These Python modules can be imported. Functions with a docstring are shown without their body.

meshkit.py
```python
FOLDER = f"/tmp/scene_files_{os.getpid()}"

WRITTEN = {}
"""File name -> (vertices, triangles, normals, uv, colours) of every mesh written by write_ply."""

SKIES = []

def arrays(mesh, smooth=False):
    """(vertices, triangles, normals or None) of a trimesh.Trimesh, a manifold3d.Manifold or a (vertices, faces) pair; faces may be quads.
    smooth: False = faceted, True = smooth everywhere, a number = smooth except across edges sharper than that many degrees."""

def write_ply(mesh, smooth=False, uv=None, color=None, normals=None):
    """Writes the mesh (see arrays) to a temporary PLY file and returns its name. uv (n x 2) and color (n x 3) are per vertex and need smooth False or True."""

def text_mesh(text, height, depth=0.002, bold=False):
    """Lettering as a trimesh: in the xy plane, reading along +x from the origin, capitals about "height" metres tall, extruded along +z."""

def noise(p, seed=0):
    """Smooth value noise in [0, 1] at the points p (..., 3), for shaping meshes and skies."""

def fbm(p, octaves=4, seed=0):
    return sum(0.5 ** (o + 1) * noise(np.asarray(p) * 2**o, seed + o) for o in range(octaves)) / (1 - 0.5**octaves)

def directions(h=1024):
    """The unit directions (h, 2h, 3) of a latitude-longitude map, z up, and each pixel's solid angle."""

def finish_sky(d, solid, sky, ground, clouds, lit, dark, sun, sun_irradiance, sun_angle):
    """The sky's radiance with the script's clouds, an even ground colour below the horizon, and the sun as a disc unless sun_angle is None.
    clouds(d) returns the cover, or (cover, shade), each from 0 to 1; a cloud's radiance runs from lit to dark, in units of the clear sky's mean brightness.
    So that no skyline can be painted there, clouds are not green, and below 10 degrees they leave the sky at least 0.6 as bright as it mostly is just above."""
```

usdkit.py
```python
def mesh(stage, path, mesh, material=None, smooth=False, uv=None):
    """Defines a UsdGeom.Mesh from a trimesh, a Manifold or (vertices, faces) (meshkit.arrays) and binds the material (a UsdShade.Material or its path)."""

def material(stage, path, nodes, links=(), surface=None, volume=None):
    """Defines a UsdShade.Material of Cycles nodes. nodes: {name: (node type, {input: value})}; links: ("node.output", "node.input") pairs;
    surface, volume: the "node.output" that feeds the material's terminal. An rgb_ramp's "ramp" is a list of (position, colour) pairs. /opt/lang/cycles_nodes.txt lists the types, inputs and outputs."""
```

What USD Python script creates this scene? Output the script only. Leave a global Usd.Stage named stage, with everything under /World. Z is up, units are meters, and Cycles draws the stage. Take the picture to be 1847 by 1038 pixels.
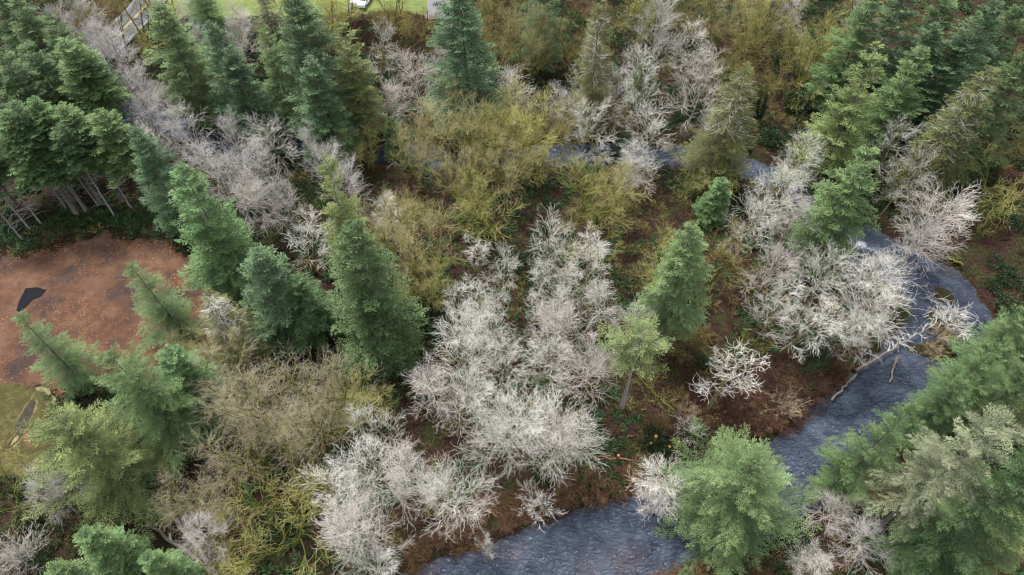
import math, random
import numpy as np
import shapely
from shapely.geometry import LineString, Polygon, Point
import trimesh
import usdkit
import meshkit
from pxr import Usd, UsdGeom, UsdLux, UsdShade, Sdf, Gf, Vt

stage = Usd.Stage.CreateInMemory()
UsdGeom.SetStageUpAxis(stage, UsdGeom.Tokens.z)
world = UsdGeom.Xform.Define(stage, '/World')
stage.SetDefaultPrim(world.GetPrim())
UsdGeom.Scope.Define(stage, '/World/Looks')

# ---------------------------------------------------------------- camera
CAM_H, TILT, FPX = 80.0, math.radians(37.1), 1231.0
cam = UsdGeom.Camera.Define(stage, '/World/camera')
cam.CreateHorizontalApertureAttr(36.0)
cam.CreateFocalLengthAttr(36.0 * FPX / 1847.0)
cam.CreateClippingRangeAttr((0.5, 5000.0))
cam.CreateExposureAttr(1.86)
cam.AddTranslateOp().Set((0, 0, CAM_H))
cam.AddRotateXOp().Set(math.degrees(TILT))

# ---------------------------------------------------------------- sky and soft sun
SUN_EL, SUN_AZ = math.radians(62), math.radians(-40)          # azimuth clockwise from +y
dome = UsdLux.DomeLight.Define(stage, '/World/sky')
dome.GetPrim().SetCustomDataByKey('kind', 'structure')
sky_mat = usdkit.material(stage, '/World/Looks/overcast_sky', {
    'geo': ('texture_coordinate', {}),
    'sky': ('sky_texture', {'sky_type': 'single_scattering', 'sun_disc': False, 'sun_elevation': SUN_EL, 'sun_rotation': SUN_AZ,
                            'altitude': 100.0, 'air_density': 1.0, 'aerosol_density': 1.0}),
    'map': ('mapping', {'scale': (1.0, 1.0, 2.2)}),
    'n': ('noise_texture', {'scale': 2.3, 'detail': 7.0, 'roughness': 0.55}),
    'r': ('rgb_ramp', {'ramp': [(0.30, (0.78, 0.78, 0.78)), (0.62, (0.97, 0.97, 0.97))]}),
    'cl': ('rgb_ramp', {'ramp': [(0.35, (4.0, 4.15, 4.4)), (0.7, (6.4, 6.45, 6.5))]}),
    'mix': ('mix', {}),
    'sxyz': ('separate_xyz', {}), 'zen': ('math', {'math_type': 'multiply_add', 'value2': 0.95, 'value3': 0.40}), 'czen': ('combine_xyz', {}), 'lum': ('mix', {'mix_type': 'multiply', 'fac': 1.0}),
    'bg': ('background_shader', {'strength': 0.06}),
}, [('geo.generated', 'map.vector'), ('map.vector', 'n.vector'), ('n.fac', 'r.fac'), ('n.fac', 'cl.fac'),
    ('r.color', 'mix.fac'), ('sky.color', 'mix.color1'), ('geo.generated', 'sxyz.vector'), ('sxyz.z', 'zen.value1'), ('zen.value', 'czen.x'), ('zen.value', 'czen.y'), ('zen.value', 'czen.z'), ('cl.color', 'lum.color1'), ('czen.vector', 'lum.color2'), ('lum.color', 'mix.color2'), ('mix.color', 'bg.color')], surface='bg.background')
UsdShade.MaterialBindingAPI.Apply(dome.GetPrim()).Bind(sky_mat)
sun = UsdLux.DistantLight.Define(stage, '/World/sun')
sun.CreateIntensityAttr(0.4)
sun.CreateNormalizeAttr(True) if hasattr(sun, 'CreateNormalizeAttr') else sun.GetPrim().CreateAttribute('inputs:normalize', Sdf.ValueTypeNames.Bool).Set(True)
sun.CreateAngleAttr(18.0)
sun.CreateColorAttr((1.0, 0.97, 0.92))
_d = Gf.Vec3d(math.sin(SUN_AZ) * math.cos(SUN_EL), math.cos(SUN_AZ) * math.cos(SUN_EL), math.sin(SUN_EL))
sun.AddOrientOp().Set(Gf.Quatf(Gf.Rotation(Gf.Vec3d(0, 0, 1), _d).GetQuat()))


# ---------------------------------------------------------------- helpers
def ray(u, v):
    x, y = (u - 923.5) / FPX, -(v - 519) / FPX
    return np.array([x, y * math.cos(TILT) + math.sin(TILT), y * math.sin(TILT) - math.cos(TILT)])


def at(u, v, z=0.0):
    """The point of the place, z metres up, that the photograph shows at pixel u, v."""
    d = ray(u, v)
    return np.array([0, 0, CAM_H]) + d * ((z - CAM_H) / d[2])


used = {}


def numbered(name):
    k = used.get(name, 0)
    used[name] = k + 1
    return name if k == 0 else f'{name}_{k:03d}'


def data(prim, label=None, cat=None, group=None, kind=None):
    for k, v in (('label', label), ('category', cat), ('group', group), ('kind', kind)):
        if v:
            prim.SetCustomDataByKey(k, v)
    return prim


def xform(name, loc, rz=0.0, scale=None, label=None, cat=None, group=None, tilt=None):
    x = UsdGeom.Xform.Define(stage, '/World/' + numbered(name))
    x.AddTranslateOp().Set(Gf.Vec3d(*map(float, loc)))
    if tilt is not None:
        x.AddRotateXYZOp().Set(Gf.Vec3f(float(tilt[0]), float(tilt[1]), 0))
    x.AddRotateZOp().Set(float(rz))
    if scale is not None:
        x.AddScaleOp().Set(Gf.Vec3f(*map(float, scale)))
    return data(x.GetPrim(), label, cat, group)


def put(parent, name, mesh, mat, tone=None, smooth=False, label=None, kind=None):
    """One Mesh prim below the prim or path PARENT, numbered among its siblings."""
    base = str(parent.GetPath()) if hasattr(parent, 'GetPath') else parent
    path, k = f'{base}/{name}', 0
    while stage.GetPrimAtPath(path):
        k += 1
        path = f'{base}/{name}_{k:03d}'
    m = usdkit.mesh(stage, path, mesh, mat, smooth)
    if tone is not None:
        UsdGeom.PrimvarsAPI(m).CreatePrimvar('tone', Sdf.ValueTypeNames.Color3fArray, 'vertex').Set(Vt.Vec3fArray.FromNumpy(np.asarray(tone, np.float32)))
    data(m.GetPrim(), label, None, None, kind)
    return m.GetPrim()


def top(name, mesh, mat, label=None, cat=None, kind=None, tone=None, smooth=False, group=None):
    p = put('/World', numbered(name), mesh, mat, tone, smooth)
    return data(p, label, cat, group, kind)


def unit(a):
    return a / np.maximum(np.linalg.norm(a, axis=-1, keepdims=True), 1e-9)


def tubes(P, R, sides=3):
    """Tapered tubes along the polylines P (N, K, 3) with radii R (N, K): vertices and triangles."""
    N, K, _ = P.shape
    T = np.gradient(P, axis=1)
    T = unit(T)
    ref = np.where(np.abs(T[..., 2:3]) > 0.9, np.array([1.0, 0, 0]), np.array([0, 0, 1.0]))
    A = unit(np.cross(T, ref))
    B = np.cross(T, A)
    ph = np.arange(sides) * 2 * np.pi / sides
    V = P[:, :, None] + R[:, :, None, None] * (np.cos(ph)[:, None] * A[:, :, None] + np.sin(ph)[:, None] * B[:, :, None])
    i = np.arange(N * K * sides).reshape(N, K, sides)
    a, b = i[:, :-1], i[:, 1:]
    a2, b2 = np.roll(a, -1, 2), np.roll(b, -1, 2)
    F = np.stack([np.stack([a, a2, b2], -1), np.stack([a, b2, b], -1)], 3).reshape(-1, 3)
    return V.reshape(-1, 3), F


class Bag:
    """Collects vertices, triangles and tone values for one mesh."""

    def __init__(self):
        self.v, self.f, self.t, self.n = [], [], [], 0

    def add(self, v, f, tone=None):
        self.v.append(v)
        self.f.append(f + self.n)
        self.t.append(np.zeros((len(v), 3)) if tone is None else np.broadcast_to(tone, (len(v), 3)))
        self.n += len(v)

    def tubes(self, P, R, sides=3, tone=None):
        v, f = tubes(P, R, sides)
        if tone is not None and np.ndim(tone) == 3:      # N, K, 3
            tone = np.repeat(tone.reshape(-1, 3), sides, 0)
        self.add(v, f, tone)

    def mesh(self):
        return np.vstack(self.v), np.vstack(self.f)

    def tone(self):
        return np.vstack(self.t)


def grow(rng, P0, D0, L, K, wig=0.15, trop=0.0, trop_end=None):
    """Polylines from P0 along D0, each of length L, with K points, wandering by WIG and bending up by TROP."""
    N = len(P0)
    P = np.empty((N, K, 3))
    P[:, 0] = P0
    d = unit(D0)
    step = (np.broadcast_to(L, (N,)) / (K - 1))[:, None]
    for k in range(1, K):
        P[:, k] = P[:, k - 1] + d * step
        tr = trop if trop_end is None else trop + (trop_end - trop) * k / (K - 1)
        d = unit(d + rng.normal(0, wig, (N, 3)) + np.array([0, 0, 1.0]) * tr)
    return P


def along(P, idx, t):
    """Points and tangents on the polylines P[idx] at t in [0, 1]."""
    K = P.shape[1]
    x = np.clip(t, 0, 0.9999) * (K - 1)
    k = x.astype(int)
    f = (x - k)[:, None]
    a, b = P[idx, k], P[idx, k + 1]
    return a + (b - a) * f, unit(b - a)


def fan(rng, T, angle, phi=None):
    """Directions at ANGLE from T, turned about it by PHI (random when None)."""
    ref = np.where(np.abs(T[:, 2:3]) > 0.9, np.array([1.0, 0, 0]), np.array([0, 0, 1.0]))
    A = unit(np.cross(T, ref))
    B = np.cross(T, A)
    phi = rng.uniform(0, 2 * np.pi, len(T)) if phi is None else phi
    a = np.asarray(angle)[:, None] if np.ndim(angle) else angle
    return np.cos(a) * T + np.sin(a) * (np.cos(phi)[:, None] * A + np.sin(phi)[:, None] * B)


# ---------------------------------------------------------------- materials
def col(nodes, links, surface, name):
    return usdkit.material(stage, '/World/Looks/' + name, nodes, links, surface=surface)


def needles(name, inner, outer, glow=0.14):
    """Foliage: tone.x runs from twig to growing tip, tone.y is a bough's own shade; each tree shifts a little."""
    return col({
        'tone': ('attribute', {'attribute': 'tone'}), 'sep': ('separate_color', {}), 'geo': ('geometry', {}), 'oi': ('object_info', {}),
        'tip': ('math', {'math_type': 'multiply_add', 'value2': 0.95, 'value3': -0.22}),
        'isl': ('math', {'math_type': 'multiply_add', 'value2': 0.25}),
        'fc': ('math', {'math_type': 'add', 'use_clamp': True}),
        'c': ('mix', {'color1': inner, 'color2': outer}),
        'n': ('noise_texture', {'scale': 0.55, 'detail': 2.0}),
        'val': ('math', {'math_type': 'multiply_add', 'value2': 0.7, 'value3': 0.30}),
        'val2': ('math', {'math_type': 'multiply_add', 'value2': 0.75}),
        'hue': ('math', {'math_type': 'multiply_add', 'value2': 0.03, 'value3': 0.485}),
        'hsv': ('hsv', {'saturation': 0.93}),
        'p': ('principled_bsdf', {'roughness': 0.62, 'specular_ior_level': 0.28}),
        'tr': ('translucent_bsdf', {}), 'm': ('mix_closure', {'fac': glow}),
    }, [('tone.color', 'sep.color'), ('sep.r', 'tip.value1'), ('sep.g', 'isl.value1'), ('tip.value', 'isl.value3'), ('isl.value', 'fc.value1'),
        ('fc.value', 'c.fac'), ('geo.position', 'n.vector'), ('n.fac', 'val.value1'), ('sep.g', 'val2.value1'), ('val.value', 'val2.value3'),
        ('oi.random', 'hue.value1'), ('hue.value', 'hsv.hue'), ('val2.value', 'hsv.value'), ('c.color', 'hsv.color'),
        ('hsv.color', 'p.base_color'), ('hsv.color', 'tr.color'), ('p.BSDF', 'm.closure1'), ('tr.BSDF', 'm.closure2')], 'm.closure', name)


def bark(name, stops, vary=0.35, rough=0.85):
    """Wood: tone.x runs from the trunk (0) to the last twig (1) through STOPS; patches of lichen vary the brightness."""
    return col({
        'tone': ('attribute', {'attribute': 'tone'}), 'sep': ('separate_color', {}), 'geo': ('geometry', {}), 'oi': ('object_info', {}),
        'n': ('noise_texture', {'scale': 1.3, 'detail': 3.0, 'roughness': 0.65}),
        'off': ('math', {'math_type': 'multiply_add', 'value2': 0.5, 'value3': -0.25}),
        'sum': ('math', {'math_type': 'add', 'use_clamp': True}),
        'r': ('rgb_ramp', {'ramp': stops}),
        'val': ('math', {'math_type': 'multiply_add', 'value2': vary, 'value3': 1 - vary}),
        'val2': ('math', {'math_type': 'multiply_add', 'value2': vary}),
        'hsv': ('hsv', {}),
        'p': ('principled_bsdf', {'roughness': rough, 'specular_ior_level': 0.2}),
    }, [('tone.color', 'sep.color'), ('geo.position', 'n.vector'), ('n.fac', 'off.value1'), ('off.value', 'sum.value1'), ('sep.r', 'sum.value2'),
        ('sum.value', 'r.fac'), ('r.color', 'hsv.color'), ('oi.random', 'val.value1'), ('sep.g', 'val2.value1'), ('val.value', 'val2.value3'),
        ('val2.value', 'hsv.value'), ('hsv.color', 'p.base_color')], 'p.BSDF', name)


def plain(name, color, rough=0.6, noise=None, scale=3.0, metallic=0.0, spec=0.4, bump=0.0, stretch=(1, 1, 1)):
    nodes = {'p': ('principled_bsdf', {'roughness': rough, 'metallic': metallic, 'specular_ior_level': spec, 'base_color': color})}
    links = []
    if noise:
        nodes |= {'g': ('geometry', {}), 'mp': ('mapping', {'scale': stretch}), 'n': ('noise_texture', {'scale': scale, 'detail': 6.0, 'roughness': 0.65}), 'r': ('rgb_ramp', {'ramp': [(0.3, color), (0.7, noise)]})}
        links += [('g.position', 'mp.vector'), ('mp.vector', 'n.vector'), ('n.fac', 'r.fac'), ('r.color', 'p.base_color')]
        if bump:
            nodes['b'] = ('bump', {'distance': bump, 'strength': 0.8})
            links += [('n.fac', 'b.height'), ('b.normal', 'p.normal')]
    return col(nodes, links, 'p.BSDF', name)


M = {
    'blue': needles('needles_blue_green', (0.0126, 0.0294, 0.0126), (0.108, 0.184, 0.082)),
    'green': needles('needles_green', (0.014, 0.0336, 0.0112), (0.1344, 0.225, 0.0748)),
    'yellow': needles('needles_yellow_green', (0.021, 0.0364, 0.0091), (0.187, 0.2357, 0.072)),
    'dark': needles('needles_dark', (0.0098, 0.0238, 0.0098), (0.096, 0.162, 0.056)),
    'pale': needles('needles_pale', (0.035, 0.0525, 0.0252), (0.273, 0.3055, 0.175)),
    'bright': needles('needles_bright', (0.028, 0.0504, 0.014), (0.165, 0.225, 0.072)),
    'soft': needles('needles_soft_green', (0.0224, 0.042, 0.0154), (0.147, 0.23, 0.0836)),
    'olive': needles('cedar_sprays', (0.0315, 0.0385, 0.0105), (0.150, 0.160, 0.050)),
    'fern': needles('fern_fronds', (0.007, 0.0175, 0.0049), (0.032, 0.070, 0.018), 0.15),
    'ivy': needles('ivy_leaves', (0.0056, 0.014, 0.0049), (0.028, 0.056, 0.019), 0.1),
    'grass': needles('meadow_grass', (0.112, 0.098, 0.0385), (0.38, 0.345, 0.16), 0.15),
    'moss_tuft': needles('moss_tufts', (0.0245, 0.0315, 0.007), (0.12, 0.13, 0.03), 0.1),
    'fir_bark': bark('fir_bark', [(0, (0.085, 0.070, 0.060)), (0.6, (0.16, 0.14, 0.125)), (1, (0.24, 0.22, 0.20))]),
    'pale_bark': bark('pale_fir_bark', [(0, (0.13, 0.12, 0.115)), (1, (0.34, 0.33, 0.32))]),
    'white': bark('lichen_white_twigs', [(0, (0.10, 0.095, 0.04)), (0.32, (0.165, 0.15, 0.085)), (0.55, (0.38, 0.365, 0.305)), (0.80, (0.64, 0.625, 0.58)), (1, (0.75, 0.735, 0.695))], 0.22),
    'grey': bark('grey_twigs', [(0, (0.10, 0.09, 0.06)), (0.3, (0.26, 0.235, 0.20)), (0.6, (0.40, 0.375, 0.35)), (1, (0.52, 0.49, 0.485))], 0.25),
    'rose': bark('rosy_grey_twigs', [(0, (0.10, 0.09, 0.06)), (0.3, (0.30, 0.26, 0.22)), (0.6, (0.43, 0.39, 0.355)), (1, (0.58, 0.53, 0.50))], 0.25),
    'olive_twig': bark('mossy_olive_twigs', [(0, (0.05, 0.058, 0.010)), (0.35, (0.12, 0.128, 0.020)), (0.65, (0.26, 0.25, 0.062)), (1, (0.47, 0.435, 0.21))], 0.25),
    'tan_twig': bark('mossy_tan_twigs', [(0, (0.06, 0.06, 0.013)), (0.35, (0.165, 0.155, 0.035)), (0.65, (0.29, 0.26, 0.105)), (1, (0.50, 0.445, 0.28))], 0.25),
    'brown_twig': bark('brown_olive_twigs', [(0, (0.04, 0.040, 0.012)), (0.35, (0.095, 0.09, 0.018)), (0.65, (0.185, 0.162, 0.045)), (1, (0.32, 0.265, 0.125))], 0.25),
    'maple_grey': bark('mossy_grey_twigs', [(0, (0.07, 0.075, 0.012)), (0.40, (0.16, 0.155, 0.032)), (0.7, (0.26, 0.235, 0.125)), (1, (0.42, 0.365, 0.31))], 0.22),
    'moss': bark('bright_moss_bark', [(0, (0.055, 0.070, 0.010)), (0.5, (0.105, 0.125, 0.016)), (1, (0.20, 0.195, 0.05))], 0.2),
    'orange_brush': bark('orange_brush_stems', [(0, (0.05, 0.028, 0.015)), (1, (0.20, 0.118, 0.062))], 0.3),
    'red_brush': bark('red_brown_brush_stems', [(0, (0.022, 0.012, 0.010)), (1, (0.095, 0.048, 0.036))], 0.3),
    'tan_brush': bark('tan_brush_stems', [(0, (0.12, 0.085, 0.05)), (1, (0.42, 0.33, 0.23))], 0.25),
    'log': bark('fallen_log_bark', [(0, (0.10, 0.075, 0.055)), (1, (0.25, 0.22, 0.19))], 0.2),
    'red_log': bark('reddish_log_bark', [(0, (0.13, 0.06, 0.04)), (1, (0.32, 0.18, 0.12))], 0.2),
    'black_log': bark('wet_black_wood', [(0, (0.012, 0.011, 0.011)), (1, (0.05, 0.045, 0.04))], 0.2, 0.45),
    'cut_wood': plain('fresh_cut_wood', (0.42, 0.20, 0.08), 0.8, (0.52, 0.30, 0.14), 8.0),
}


# ---------------------------------------------------------------- tree kinds (each built once, as a class prim)
stage.CreateClassPrim('/World/tree_kinds')
KINDS = {}


def kind_root(name, h, r):
    p = stage.DefinePrim('/World/tree_kinds/' + name, 'Xform')
    KINDS.setdefault(name.rsplit('_', 1)[0], []).append((str(p.GetPath()), h, r))
    return p


def conifer(name, seed, mat, bark_mat='fir_bark', h=24.0, r=4.4, cb=0.10, nb=190, power=0.62, up=0.75, low=-0.12, sag=-0.10, lift=0.14,
            hang=-0.05, frond=0.42, fw=0.125, twig_n=5.0, gap=0.25, dead=0, crown_r=0.0, white=0, stems=0.0, trunk_r=None, inner=0.14, plume=0.80, dense=5.0):
    """A conifer: tapered trunk, whorled boughs, each bough with side twigs that carry flat needle sprays."""
    rng = np.random.default_rng(seed)
    root = kind_root(name, h, r)
    tr = trunk_r or h * 0.0115
    K = 12
    z = np.linspace(-0.6, h, K)
    bend = np.cumsum(rng.normal(0, 0.035, (K, 2)), 0) * np.linspace(0, 1, K)[:, None] * h / 24
    TP = np.column_stack([bend, z])[None]
    TR = (tr * (1 - np.linspace(0, 1, K) ** 0.75) + 0.015)[None]
    TR[0, 0] *= 1.35
    b = Bag()
    b.tubes(TP, TR, 8, np.array([0.3, 0.5, 0]))
    if dead:                                              # dead snapped limbs on the bare lower trunk
        t = rng.uniform(0.12, cb + 0.03, dead)
        p, T = along(TP, np.zeros(dead, int), t)
        D = fan(rng, T, rng.uniform(1.1, 1.7, dead))
        P = grow(rng, p, D, rng.uniform(0.6, 2.4, dead), 4, 0.18, -0.05)
        b.tubes(P, np.linspace(0.045, 0.012, 4)[None] * np.ones((dead, 1)), 3, np.array([0.9, 0.5, 0]))
    put(root, 'trunk', b.mesh(), M[bark_mat], b.tone(), True)
    # boughs
    s = np.sort(rng.uniform(0, 1, nb)) ** 0.86            # 0 at the leader, 1 at the lowest bough
    whorl = np.round(s * 20) / 20
    s = np.clip(0.35 * s + 0.65 * whorl + rng.normal(0, 0.004, nb), 0.012, 1)
    t = 1 - s * (1 - cb)
    az = np.arange(nb) * 2.39996 + rng.normal(0, 0.35, nb)
    prof = s ** power * (1 - 0.28 * np.clip((s - 0.8) / 0.2, 0, 1) ** 2)
    # bigger and smaller sides, and a few boughs that overreach
    side = 0.88 + 0.12 * np.cos(az - rng.uniform(0, 6.28)) + 0.13 * np.sin(3 * az + 9 * s + rng.uniform(0, 6))
    L = r * prof * side * rng.uniform(1 - gap, 1.18, nb) + 0.30
    base, _ = along(TP, np.zeros(nb, int), t)
    el = up + (low - up) * np.clip(s * 1.35, 0, 1) ** 0.7 + rng.normal(0, 0.17, nb)
    D = np.column_stack([np.cos(az) * np.cos(el), np.sin(az) * np.cos(el), np.sin(el)])
    BP = grow(rng, base, D, L, 7, 0.05, sag, lift)
    BR = (0.010 + 0.006 * L)[:, None] * np.linspace(1, 0.25, 7)[None]
    bough_tone = rng.uniform(0, 1, nb)
    wood = Bag()
    wood.tubes(BP - [0, 0, 0.07], BR, 3, np.array([0.1, 0.3, 0]))
    put(root, 'limbs', wood.mesh(), M[bark_mat], wood.tone(), True, kind='stuff')
    # side twigs
    n = (twig_n + L * 5.2).astype(int)
    idx = np.repeat(np.arange(nb), n)
    q = np.concatenate([np.linspace(inner, 1.0, k) for k in n]) + rng.normal(0, 0.02, len(idx))
    q = np.clip(q, 0.06, 1)
    sd = np.concatenate([np.where(np.arange(k) % 2, 1.0, -1.0) for k in n])
    p, T = along(BP, idx, q)
    flat = unit(np.cross(T, np.array([0, 0, 1.0]) + rng.normal(0, 0.12, (len(idx), 3))))
    a = np.where(q > 0.97, rng.normal(0, 0.15, len(idx)), rng.normal(plume, 0.15, len(idx)))
    D = unit(T * np.cos(a)[:, None] + flat * (np.sin(a) * sd)[:, None] + np.array([0, 0, 1.0]) * rng.normal(0.07, 0.17, len(idx))[:, None])
    TL = (0.28 + 0.40 * L[idx] * (1.05 - q) ** 0.8 * np.clip(q * 2.4, 0.5, 1)) * rng.uniform(0.7, 1.2, len(idx))
    TL = np.minimum(TL, 1.7)
    TW = grow(rng, p, D, TL, 4, 0.09, hang, hang * 0.6 + 0.03)
    # needle sprays: one long triangle each
    m = np.maximum((2.5 + TL * dense), 3).astype(int)
    ti = np.repeat(np.arange(len(TL)), m)
    qq = np.concatenate([(np.arange(k) + 0.6) / k for k in m]) * 0.98
    ss = np.concatenate([np.where(np.arange(k) % 2, 1.0, -1.0) for k in m])
    p, T = along(TW, ti, qq)
    per = unit(np.cross(T, np.array([0, 0, 1.0]) + rng.normal(0, 0.35, (len(ti), 3))))
    fa = np.where(qq > 0.9, 0.15, 0.80) + rng.normal(0, 0.18, len(ti))
    D = unit(T * np.cos(fa)[:, None] + per * (np.sin(fa) * ss)[:, None] + np.array([0, 0, 1.0]) * rng.normal(0.03, 0.20, len(ti))[:, None])
    FL = frond * rng.uniform(0.7, 1.25, len(ti)) * (1.12 - 0.45 * qq)
    w = fw * rng.uniform(0.7, 1.2, len(ti))
    nrm = unit(np.cross(D, per) + rng.normal(0, 0.25, D.shape))
    wd = unit(np.cross(D, nrm)) * (w / 2)[:, None]
    mid = p + D * (FL * 0.38)[:, None]
    V = np.stack([p, mid + wd, p + D * FL[:, None], mid - wd], 1).reshape(-1, 3)
    k = np.arange(len(p))[:, None] * 4
    F = np.concatenate([k + np.array([0, 1, 2]), k + np.array([0, 2, 3])])
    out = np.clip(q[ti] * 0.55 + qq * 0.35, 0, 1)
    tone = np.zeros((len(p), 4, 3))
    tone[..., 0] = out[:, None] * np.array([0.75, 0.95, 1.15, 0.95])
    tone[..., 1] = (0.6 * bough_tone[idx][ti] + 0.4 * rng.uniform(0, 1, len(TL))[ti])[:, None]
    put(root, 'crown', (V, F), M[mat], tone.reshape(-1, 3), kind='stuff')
    if white:                                             # bare silvery limbs showing through the top of the crown
        w_ = Bag()
        t = rng.uniform(0.45, 0.93, white)
        sw = (1 - t) / (1 - cb)
        az = np.arange(white) * 2.39996
        p, _ = along(TP, np.zeros(white, int), t)
        e2 = 0.35 - 0.5 * sw + rng.normal(0, 0.1, white)
        D = np.column_stack([np.cos(az) * np.cos(e2), np.sin(az) * np.cos(e2), np.sin(e2)])
        LL = r * sw ** power * rng.uniform(0.80, 1.08, white)
        P = grow(rng, p, D, LL, 7, 0.04, -0.13, 0.16)
        w_.tubes(P, (0.012 + 0.007 * LL)[:, None] * np.linspace(1, 0.35, 7), 3, np.array([1, 0.6, 0]))
        i2 = np.repeat(np.arange(white), 5)
        p, T = along(P, i2, rng.uniform(0.3, 0.95, len(i2)))
        Q = grow(rng, p, fan(rng, T, rng.uniform(0.5, 0.9, len(i2))), rng.uniform(0.3, 0.8, len(i2)), 3, 0.10, 0.0)
        w_.tubes(Q, np.linspace(0.014, 0.006, 3)[None] * np.ones((len(i2), 1)), 3, np.array([1, 0.7, 0]))
        put(root, 'bare_limbs', w_.mesh(), M['white'], w_.tone(), True, kind='stuff')


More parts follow.
